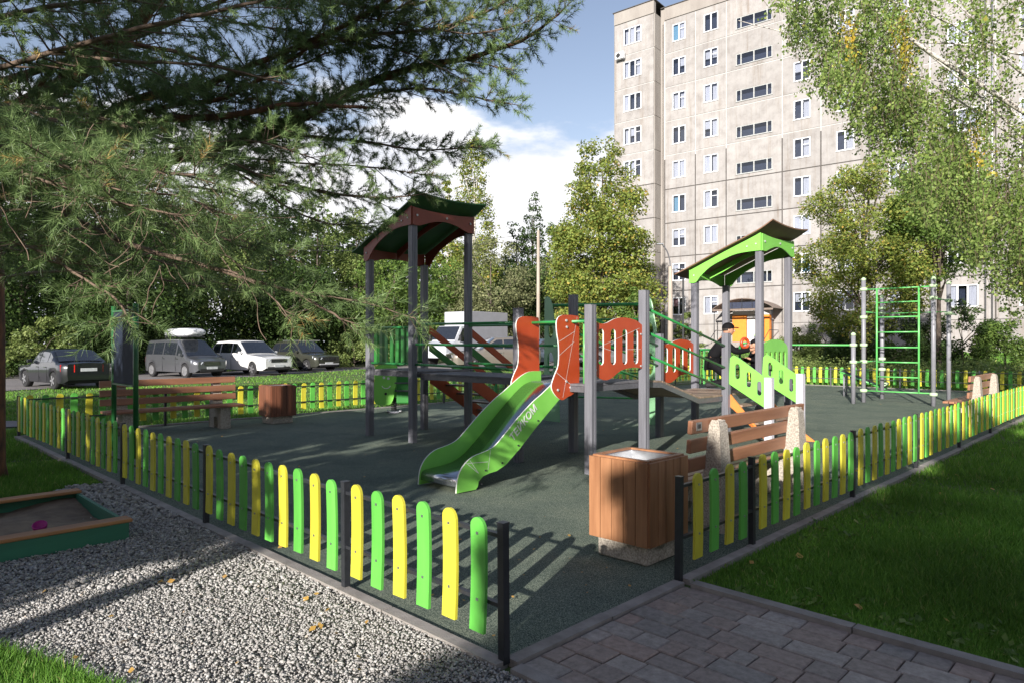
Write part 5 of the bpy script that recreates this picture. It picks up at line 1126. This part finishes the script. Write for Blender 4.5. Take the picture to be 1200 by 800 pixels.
# ---- the pine at the left
pn = thing('pine_tree', 'large pine with reddish limbs overhanging the playground from the left', 'tree', Vector((-6.25, 8.1, 0)), 0); PO3 = Vector((-6.25, 8.1, 0))
rp = random.Random(3); gp = np.random.default_rng(3); shoots = []; shoots_y = []; TW = MB(); LB = MB()
def ploc(p): return Vector(p)-PO3
def side_branches(pl, r0, r1, L0, L1, step, dens=1.0, start=.12, flat=.35, fine=True, bare=False):
    """pl: world polyline; alternate side branches with needle shoots"""
    pts = [Vector(p) for p in pl]; seg = [(pts[i+1]-pts[i]).length for i in range(len(pts)-1)]; T = sum(seg); s = start*T; sd = 1; 
    def pos(u):
        for i, l in enumerate(seg):
            if u <= l or i == len(seg)-1: return pts[i].lerp(pts[i+1], min(1, u/max(l, 1e-6))), (pts[i+1]-pts[i]).normalized()
            u -= l
    while s < T:
        p, d = pos(s); f = s/T; up = Vector((0, 0, 1)); side = d.cross(up)
        if side.length < .1: side = Vector((1, 0, 0))
        side.normalize(); side = side*sd; side = (side+up*rp.uniform(-flat, flat)).normalized()
        an = R(rp.uniform(38, 66)); bd = (d*math.cos(an)+side*math.sin(an)).normalized(); L_ = (L0+(L1-L0)*f)*rp.uniform(.55, 1.15)
        branchlet(p, bd, L_, r0*.28*(1-f)+.004, dens, fine); s += step*rp.uniform(.6, 1.4); sd = -sd
    p, d = pos(T); branchlet(p-d*.02, d, L1*.6, .005, dens, fine)
def branchlet(p, d, L_, r, dens, fine):
    bend = Vector((rp.uniform(-.25, .25), rp.uniform(-.25, .25), rp.uniform(-.12, .32))); a_ = p; pts = [p]; n = max(2, int(L_/.10)); dd = d
    for i in range(n): dd = (dd+bend*.22+Vector((rp.uniform(-.1, .1), rp.uniform(-.1, .1), rp.uniform(-.06, .1)))).normalized(); a_ = a_+dd*(L_/n); pts.append(a_)
    TW.tube([ploc(x) for x in pts], list(np.linspace(max(r, .004), .0025, len(pts))), 5 if r > .008 else 4, caps=False, smooth=True)
    for i in range(1, len(pts)):
        f = i/(len(pts)-1); k = 3 if fine else 1
        if f < .15: continue
        for _ in range(k):
            if rp.random() > dens: continue
            dr = (pts[i]-pts[i-1]).normalized(); o_ = dr.orthogonal(); o_.rotate(Matrix.Rotation(rp.uniform(0, 6.28), 3, dr)); td = (dr*.75+o_*.75+Vector((0, 0, .22))).normalized(); tl = rp.uniform(.05, .16)*(1.2-f*.4); b_ = pts[i-1].lerp(pts[i], rp.random()); e_ = b_+td*tl
            TW.tube([ploc(b_), ploc(e_)], [.0022, .0016], 3, caps=False); shoots.append((e_-td*.03, (td+dr*.35).normalized(), rp.uniform(.07, .13)))
    shoots.append((pts[-1]-dd*.04, dd, rp.uniform(.09, .15)))
def limb(P_, r0, r1, L0, L1, step, dens=1, jit=0, start=.12, flat=.35, fine=True, mat_thick=True):
    W_ = [pt(*p) for p in P_]
    if jit: off_ = Vector((rp.uniform(-jit, jit), rp.uniform(-jit, jit), rp.uniform(-jit, jit)*.7)); W_ = [w+off_*(i/(len(W_)-1))**.5 for i, w in enumerate(W_)]
    pl = crv([tuple(w) for w in W_], 5); pl = [Vector(p)+Vector((gp.normal(0, .012), gp.normal(0, .012), gp.normal(0, .012)))*min(1, r1*40) for p in pl]
    (LB if r0 > .028 else TW).tube([ploc(p) for p in pl], list(np.linspace(r0, r1, len(pl))), 9 if r0 > .028 else 6); side_branches(pl, r0, r1, L0, L1, step, dens, start, flat, fine)
LB.tube(crv([(0, 0, -.2), (.02, 0, 2.5), (-.05, 0, 5), (.05, .1, 8), (.2, 0, 10.5)], 5), list(np.interp(np.linspace(0, 1, 21), [0, .03, 1], [.26, .2, .06])), 14)
limb([(-60, 175, 8), (45, 115, 7.6), (100, 82, 7.2), (150, 40, 7), (200, -20, 6.8), (260, -80, 6.6)], .115, .04, .7, .5, .12)
limb([(-20, 205, 8), (60, 168, 7.2), (160, 117, 6.6), (240, 100, 6.2), (330, 62, 6.0), (420, 22, 5.8), (500, -30, 5.6)], .05, .012, .8, .45, .10)
limb([(-20, 205, 8), (60, 168, 7.2), (160, 117, 6.6), (240, 100, 6.2), (330, 40, 6.0), (400, -10, 5.8)], .03, .012, .8, .45, .10, jit=.35)
limb([(-30, 235, 8), (120, 205, 7.4), (235, 178, 7), (330, 150, 6.8), (400, 112, 6.6), (470, 84, 6.5), (540, 70, 6.4), (610, 48, 6.3), (660, 12, 6.2)], .075, .008, .62, .22, .085)
limb([(235, 178, 7), (330, 140, 6.8), (400, 120, 6.6), (480, 104, 6.5), (545, 112, 6.4), (598, 122, 6.3)], .02, .006, .55, .22, .09)
limb([(235, 178, 7), (330, 160, 6.7), (420, 165, 6.6), (490, 176, 6.5), (560, 172, 6.4)], .018, .006, .55, .2, .10)
limb([(235, 180, 7), (300, 205, 6.8), (380, 225, 6.6), (440, 232, 6.5), (495, 228, 6.5)], .022, .005, .5, .2, .10)
limb([(235, 180, 7), (290, 210, 6.6), (340, 245, 6.5), (385, 262, 6.4), (432, 262, 6.3)], .016, .005, .42, .2, .13, .8)
limb([(330, 62, 6.0), (430, 42, 6), (520, 32, 6), (590, 4, 6), (645, -40, 6)], .02, .006, .55, .25, .085)
limb([(200, -20, 6.8), (330, -10, 6.4), (450, 10, 6.3), (540, -10, 6.2), (620, -40, 6.2)], .022, .006, .6, .25, .10)
limb([(60, 165, 7.2), (180, 142, 6.6), (270, 136, 6.2), (350, 122, 6), (430, 128, 5.9)], .045, .012, .6, .35, .12, .7)
limb([(-40, 90, 5.6), (60, 62, 5.1), (160, 34, 4.7), (260, 12, 4.5), (350, -10, 4.4)], .025, .008, .6, .4, .13, .6)
limb([(-60, 30, 5.2), (60, 8, 4.9), (180, -8, 4.7), (300, -30, 4.6)], .022, .008, .6, .4, .13)
limb([(60, 62, 5.1), (150, 72, 5.0), (250, 78, 5.0), (330, 98, 5.1)], .016, .006, .5, .3, .16, .45)
limb([(-60, 205, 4.4), (0, 217, 4.2), (70, 248, 4.0), (140, 282, 3.8), (190, 298, 3.7), (235, 310, 3.6), (300, 330, 3.5), (345, 343, 3.45), (380, 362, 3.4), (402, 376, 3.4)], .019, .005, .42, .16, .15, .55, start=.1)
limb([(345, 343, 3.45), (400, 350, 3.4), (440, 358, 3.35), (480, 372, 3.3)], .004, .0025, .12, .08, .13, .7)
limb([(235, 310, 3.6), (280, 322, 3.5), (320, 350, 3.45), (338, 372, 3.4)], .006, .003, .14, .1, .16, .5)
limb([(-80, 135, 4.2), (20, 168, 3.6), (100, 190, 3.1), (170, 200, 2.95), (228, 206, 2.85)], .014, .004, .36, .2, .06, .95)
limb([(-80, 175, 4.0), (0, 195, 3.4), (80, 222, 3.1), (150, 240, 3.0), (205, 252, 2.95)], .010, .004, .32, .18, .075, .8)
limb([(-60, 262, 3.8), (40, 292, 3.4), (95, 325, 3.2), (135, 350, 3.1), (150, 372, 3.05)], .009, .004, .3, .16, .085, .8)
limb([(70, 248, 4.0), (150, 240, 3.7), (220, 262, 3.5), (280, 288, 3.4)], .010, .004, .3, .18, .085, .75)
limb([(-30, 120, 6.4), (80, 130, 5.8), (180, 160, 5.4), (270, 190, 5.2), (340, 225, 5.2)], .02, .006, .5, .3, .15, .6)
limb([(-20, 330, 6), (60, 318, 5.6), (150, 322, 5.2), (230, 335, 5), (300, 345, 5)], .014, .005, .42, .25, .18, .5)
limb([(-20, 300, 5.5), (80, 270, 5.2), (180, 262, 5), (260, 275, 4.9), (330, 300, 4.9)], .014, .005, .45, .25, .15, .55)
limb([(-20, 250, 7), (60, 240, 6.4), (160, 220, 6), (260, 225, 5.8), (330, 262, 5.7)], .02, .006, .5, .3, .15, .7)
limb([(-20, 180, 7.4), (90, 60, 7), (200, 60, 6.6), (300, 90, 6.4), (390, 60, 6.2)], .03, .008, .6, .35, .15, .6)
for P_, r0 in (([(-40, 110, 5.6), (60, 140, 5.2), (170, 175, 5.0), (290, 165, 5.0), (380, 190, 5.2)], .014),
               ([(-40, 10, 6.0), (100, -10, 5.8), (240, 20, 5.8), (360, 40, 6.0), (470, 60, 6.1), (540, 92, 6.1)], .014), ([(-40, 280, 4.6), (60, 300, 4.4), (160, 300, 4.3), (250, 330, 4.3)], .010), ([(-40, 160, 3.6), (60, 190, 3.2), (140, 222, 3.0), (210, 230, 2.95), (260, 250, 3.0)], .007), ([(235, 178, 6.6), (330, 190, 6.4), (420, 195, 6.3), (500, 205, 6.2)], .012), ([(400, 112, 6.6), (440, 90, 6.5), (520, 70, 6.4), (590, 80, 6.3)], .010), ([(420, 20, 5.9), (480, 30, 5.9), (560, 40, 6.0), (620, 25, 6.0)], .010)):
    limb(P_, r0, .004, .5, .25, .115, .7)
n_near = len(shoots)
def pt3(a_, z, r_): return Vector((PO3.x+r_*math.cos(a_), PO3.y+r_*math.sin(a_), z))
for k in range(36):     # the rest of the crown, above and behind what the frame shows
    an = rp.uniform(-3.0, 3.3); z = rp.uniform(4.8, 10); L_ = 4.6*(1-(z-4.8)/9)
    e = pt3(an, z+.5, L_); 
    if e.y > .5 and z < 1.6+.52*e.y and abs(e.x) < .8*e.y and rp.random() < .75: z = 1.9+.55*e.y+rp.uniform(.3, 2)
    pl = crv([tuple(pt3(an, z-.4, .1)), tuple(pt3(an+.05, z, L_*.5)), tuple(pt3(an, z+.45, L_))], 5); LB.tube([ploc(p) for p in pl], list(np.linspace(.05, .012, len(pl))), 6); side_branches([Vector(p) for p in pl], .05, .01, .8, .4, .20, .8, .2, .4, False)
for k in range(30):     # branches of the lit-side crown outside the left edge of the frame
    an = rp.uniform(3.3, 5.6); z = rp.uniform(3.2, 7.5); L_ = rp.uniform(2.5, 5.2)
    pl = crv([tuple(pt3(an, z-.4, .1)), tuple(pt3(an+.05, z, L_*.5)), tuple(pt3(an, z+.2, L_))], 5)
    if any(p[1] > 1.2 and abs(p[0]) < .82*p[1]+.5 and abs(p[2]-1.6) < .56*p[1]+.4 for p in pl): continue
    LB.tube([ploc(p) for p in pl], list(np.linspace(.05, .012, len(pl))), 6); side_branches([Vector(p) for p in pl], .05, .01, .8, .4, .20, .9, .2, .4, False)
for k in range(46):    # bare dead twigs on the low lit boughs
    px = rp.uniform(-20, 330); py = 215+.32*max(px, 0)+rp.uniform(-35, 40); d = rp.uniform(3.0, 3.9); p = pt(px, py, d); dd = Vector((rp.uniform(-.4, 1), rp.uniform(-.3, .3), rp.uniform(-.9, .5))).normalized(); pts = [p]
    for i in range(7): dd = (dd+Vector((rp.uniform(-.35, .35), rp.uniform(-.3, .3), rp.uniform(-.35, .35)))).normalized(); pts.append(pts[-1]+dd*rp.uniform(.03, .07))
    TW.tube([ploc(x) for x in crv([tuple(x) for x in pts], 3)], .0022, 4, caps=False)
LB.build('trunk', M['bark'], pn); tag(TW.build('twigs', M['twig'], pn), kind='stuff')
def needles():
    NN = 62
    S = np.array([list(a_)+list(b_)+[c] for a_, b_, c in shoots]); n = len(S); nd = np.where(np.arange(n) < n_near, NN, 20); idx = np.repeat(np.arange(n), nd); m = len(idx); near = idx < n_near
    P = S[idx, :3]; D = S[idx, 3:6]; L_ = S[idx, 6]; t_ = gp.uniform(-.15, 1.0, m); B = P+D*(L_*t_)[:, None]; Q = gp.normal(size=(m, 3)); Q -= D*(Q*D).sum(1)[:, None]; Q /= np.linalg.norm(Q, axis=1)[:, None]
    an = np.radians(gp.uniform(24, 70, m)); dr = D*np.cos(an)[:, None]+Q*np.sin(an)[:, None]; dr[:, 2] -= .04; nl = gp.uniform(.042, .072, m); dist = np.linalg.norm(B-np.array([0, 0, 1.6]), axis=1)
    w = np.maximum(.0015, dist*.00055)*np.where(near, 1, 2.6); sv = np.cross(dr, gp.normal(size=(m, 3))); sv /= np.linalg.norm(sv, axis=1)[:, None]
    V = np.stack([B-sv*w[:, None]*.6, B+sv*w[:, None]*.6, B+dr*nl[:, None]], 1)-np.array(PO3); F = np.arange(3*m).reshape(-1, 3)
    old = gp.random(n) < .02; rnd = np.clip(gp.beta(2, 2, m)*.85+np.where(old[idx], .5, 0)+gp.normal(0, .05, n)[idx], 0, 1)
    o = link('needles', fast_mesh('needles', V.reshape(-1, 3), F, M['needle'], rnd), pn); tag(o, kind='stuff'); print('needles', m, 'shoots', n, n_near)
needles()
# ---- trees on the camera's side of the yard: they throw the shade over lawn, path and left corner
def pqs(p, q_): return .9205*p+.3907*q_, -.3907*p+.9205*q_
shade = [(-1.45, -10.5, 4.7, .62), (-.50, -10.5, 6.2, .85), (1.15, -10.5, 7.6, 1.1), (3.5, -10.5, 8.9, 1.7), (6.9, -10.5, 9.4, 2.1), (10.6, -10.5, 9.6, 2.3), (14.8, -10.5, 9.6, 2.6),
         (.85, -14.5, 8.1, 1.05), (2.9, -14.5, 9.6, 1.5), (5.4, -14.5, 10.4, 1.9), (8.8, -14.5, 10.9, 2.3), (12.7, -14.5, 10.9, 2.4)]
sl_lab = ['low shrubby foremost', 'first and lowest', 'second', 'third', 'fourth', 'fifth', 'sixth and last', 'first second-row', 'second second-row', 'third second-row', 'fourth second-row', 'fifth second-row']
for i, (p, q_, h, r_) in enumerate(shade):
    x, y = pqs(p, q_); tree(sl_lab[i]+' clipped hornbeam behind the viewer, counted from the path', x, y, h, r_, 'leaf_mid', 4600, .36, 'box', 300+i, .06, 80, group='clipped yard trees behind the viewer', name='yard_tree', pr=.36, hollow=.1)
for i, (p, r_) in enumerate([(-4.0, 1.3), (-6.6, 1.5), (-8.9, 1.6)]):  # added unseen trees: high crowns keep sun off upper pine and first tower
    x, y = pqs(p, -6.5); tree(['right', 'middle', 'left'][i]+' tall bare-stemmed tree added behind the viewer, its high crown blocking sun', x, y, 12.2, r_, 'leaf_mid', 4200, .30, 'box', 340+i, .615, 70, group='tall bare-stemmed trees added behind the viewer to block sun', name='yard_tree', pr=.34, hollow=.1)
for i, (x, y, h, r_) in enumerate([(-15, -1, 5.8, 2.6), (-17, 6, 7.2, 3), (-11, -9, 6.2, 2.6), (-19, -9, 9, 3.5), (14, -3, 12, 3.6), (17, 3.5, 12, 3.6), (24, 10, 13, 4), (20, -7, 13, 4)]):  # added unseen trees at the sides, there to cut the sky light
    tree(['leftmost near', 'left middle', 'low left rear', 'left rear', 'right near', 'right middle', 'right far', 'right rear'][i]+' big unseen tree added out of frame to block sky light', x, y, h, r_, 'leaf_dark', 4500, .42, 'round', 360+i, .05, 60, group='big unseen trees added out of frame to block sky light', name='yard_tree', pr=.36, hollow=.1)
for i, (p, h, r_) in enumerate([(-5.0, 7.1, 1.6), (-7.8, 6.0, 1.7), (-10.6, 5.6, 1.7), (-13.6, 5.6, 1.8), (-16.8, 5.8, 1.9)]):
    x, y = pqs(p, -5.5); ba_ = 3.0/h; tree(['nearest', 'second', 'third', 'fourth', 'outermost'][i]+' flat-crowned yard tree behind the viewer on the left', x, y, h, r_, 'leaf_mid', 5500, .22, 'box', 320+i, ba_, 70, group='flat-crowned yard trees behind the viewer', name='yard_tree', pr=.30, hollow=.1)
# ---- grass
def grass_on(name, label, test, n, pxr, pyr, hmin=.035, hmax=.085, seed=3, mat='grass'):
    g = np.random.default_rng(seed); px = g.uniform(*pxr, n); py = g.uniform(*pyr, n); Y = 1280/(py-402); X = (px-600)/800*Y; k = test(X, Y); X, Y = X[k], Y[k]; m = len(X)
    Z = hgt(X, Y)-.02; H = g.uniform(hmin, hmax, m)*(1+.45*np.sin(X*2.1+np.sin(Y*1.7)*2)); w = np.maximum(.0022, Y*.0007)*g.uniform(.8, 1.3, m); H = np.maximum(H, 0.02)
    a_ = g.uniform(0, 2*np.pi, m); dx, dy = np.cos(a_), np.sin(a_); ln = g.uniform(.1, .75, m)*H; b_ = g.uniform(0, 2*np.pi, m); lx, ly = np.cos(b_)*ln, np.sin(b_)*ln
    p0 = np.stack([X-dx*w, Y-dy*w, Z], 1); p1 = np.stack([X+dx*w, Y+dy*w, Z], 1); p2 = np.stack([X+lx*.4+dx*w*.7, Y+ly*.4+dy*w*.7, Z+H*.6], 1); p3 = np.stack([X+lx*.4-dx*w*.7, Y+ly*.4-dy*w*.7, Z+H*.6], 1); p4 = np.stack([X+lx, Y+ly, Z+H*.95], 1)
    V = np.stack([p0, p1, p2, p3, p4], 1).reshape(-1, 3); i0 = np.arange(m)*5; nr = Y < 6.5; fr_ = ~nr; F = np.concatenate([np.stack([i0, i0+1, i0+2], 1)[nr], np.stack([i0, i0+2, i0+3], 1)[nr], np.stack([i0+3, i0+2, i0+4], 1)[nr], np.stack([i0, i0+1, i0+4], 1)[fr_]])
    r_ = g.beta(2, 2.4, m); r_[g.random(m) < .015] = 1; o = link(name, fast_mesh(name, V, F, M[mat], np.concatenate([r_[nr], r_[nr], r_[nr], r_[fr_]]))); tag(o, label, 'grass', kind='stuff')
def AB(X, Y):
    dx, dy = X-A0.x, Y-A0.y; return U.x*dx+U.y*dy, VV.x*dx+VV.y*dy
def t_right(X, Y): a_, b_ = AB(X, Y); return (b_ < -.08) & (a_ > 1.72)
grass_on('lawn_grass', 'shaded green lawn grass to the right of the paved path', t_right, 300000, (560, 1330), (470, 905), .04, .085, 3)
def t_left(X, Y):
    a_, b_ = AB(X, Y); return ((a_ < -.1) | (b_ > PW+.1)) & ~inpoly(X, Y, GRn) & ~inpoly(X, Y, RD) & ~inpoly(X, Y, SBX) & ~((Y > 12.5) & (Y < 14.3) & (X < -9.4))
RD = np.array(crv(RN, 4)+crv(RF, 4)[::-1]); SBX = np.array([(W(-2.3, 3.7).x, W(-2.3, 3.7).y), (W(-.6, 3.7).x, W(-.6, 3.7).y), (W(-.6, 5.4).x, W(-.6, 5.4).y), (W(-2.3, 5.4).x, W(-2.3, 5.4).y)])
grass_on('lawn_grass', 'green grass at the left between sandbox, fence and road', t_left, 210000, (-150, 700), (434, 600), .03, .075, 4)
grass_on('lawn_grass', 'sunlit tuft of grass in the near left corner beside the gravel', lambda X, Y: t_left(X, Y) & (Y < 5.5), 60000, (-200, 330), (600, 905), .04, .09, 5)
def t_far(X, Y): a_, b_ = AB(X, Y); return (a_ > PL+.1)
grass_on('lawn_grass', 'sunlit grass beyond the far fence', t_far, 80000, (700, 1350), (416, 462), .06, .14, 6)
wg = np.random.default_rng(77); wc_ = []
for k in range(420):
    px = wg.uniform(640, 1300); py = wg.uniform(490, 860); Y_ = 1280/(py-402); X_ = (px-600)/800*Y_
    if t_right(np.array([X_]), np.array([Y_]))[0]: wc_.append(np.array([X_, Y_, .012])+wg.normal(size=(9, 3))*np.array([.045, .045, .010]))
o = leaves('weeds', np.concatenate(wc_), .045, M['leaf_mid'], None, 78, aspect=.6, up=.8); tag(o, 'low broad-leaved weeds growing in the right lawn', 'weeds', kind='stuff')
# fallen leaves
def fallen(name, label, test, n, seed, pxr, pyr, size=.05, mat='fallen'):
    g = np.random.default_rng(seed); px = g.uniform(*pxr, n); py = g.uniform(*pyr, n); Y = 1280/(py-402); X = (px-600)/800*Y; k = test(X, Y); C = np.stack([X[k], Y[k], np.full(k.sum(), .02)], 1)
    o = leaves(name, C, size, M[mat], None, seed, aspect=.8, up=1.6); tag(o, label, 'fallen leaves', kind='stuff')
fallen('fallen_leaves', 'scattered orange leaves lying on the gravel', lambda X, Y: inpoly(X, Y, GRn), 55, 31, (0, 620), (600, 800), .042)
def t_pg(X, Y): a_, b_ = AB(X, Y); return (a_ > .1) & (b_ > .1) & (a_ < PL) & (b_ < PW)
fallen('fallen_leaves', 'small leaves scattered on the dark rubber surface', t_pg, 190, 32, (200, 1100), (460, 760), .028)
fallen('fallen_leaves', 'a few yellow leaves in the right lawn', lambda X, Y: t_right(X, Y), 26, 33, (800, 1200), (500, 800), .05)
print('tris', sum(len(o.data.loops)-2*len(o.data.polygons) for o in bpy.data.objects if o.type == 'MESH'), 'objects', len(bpy.data.objects))
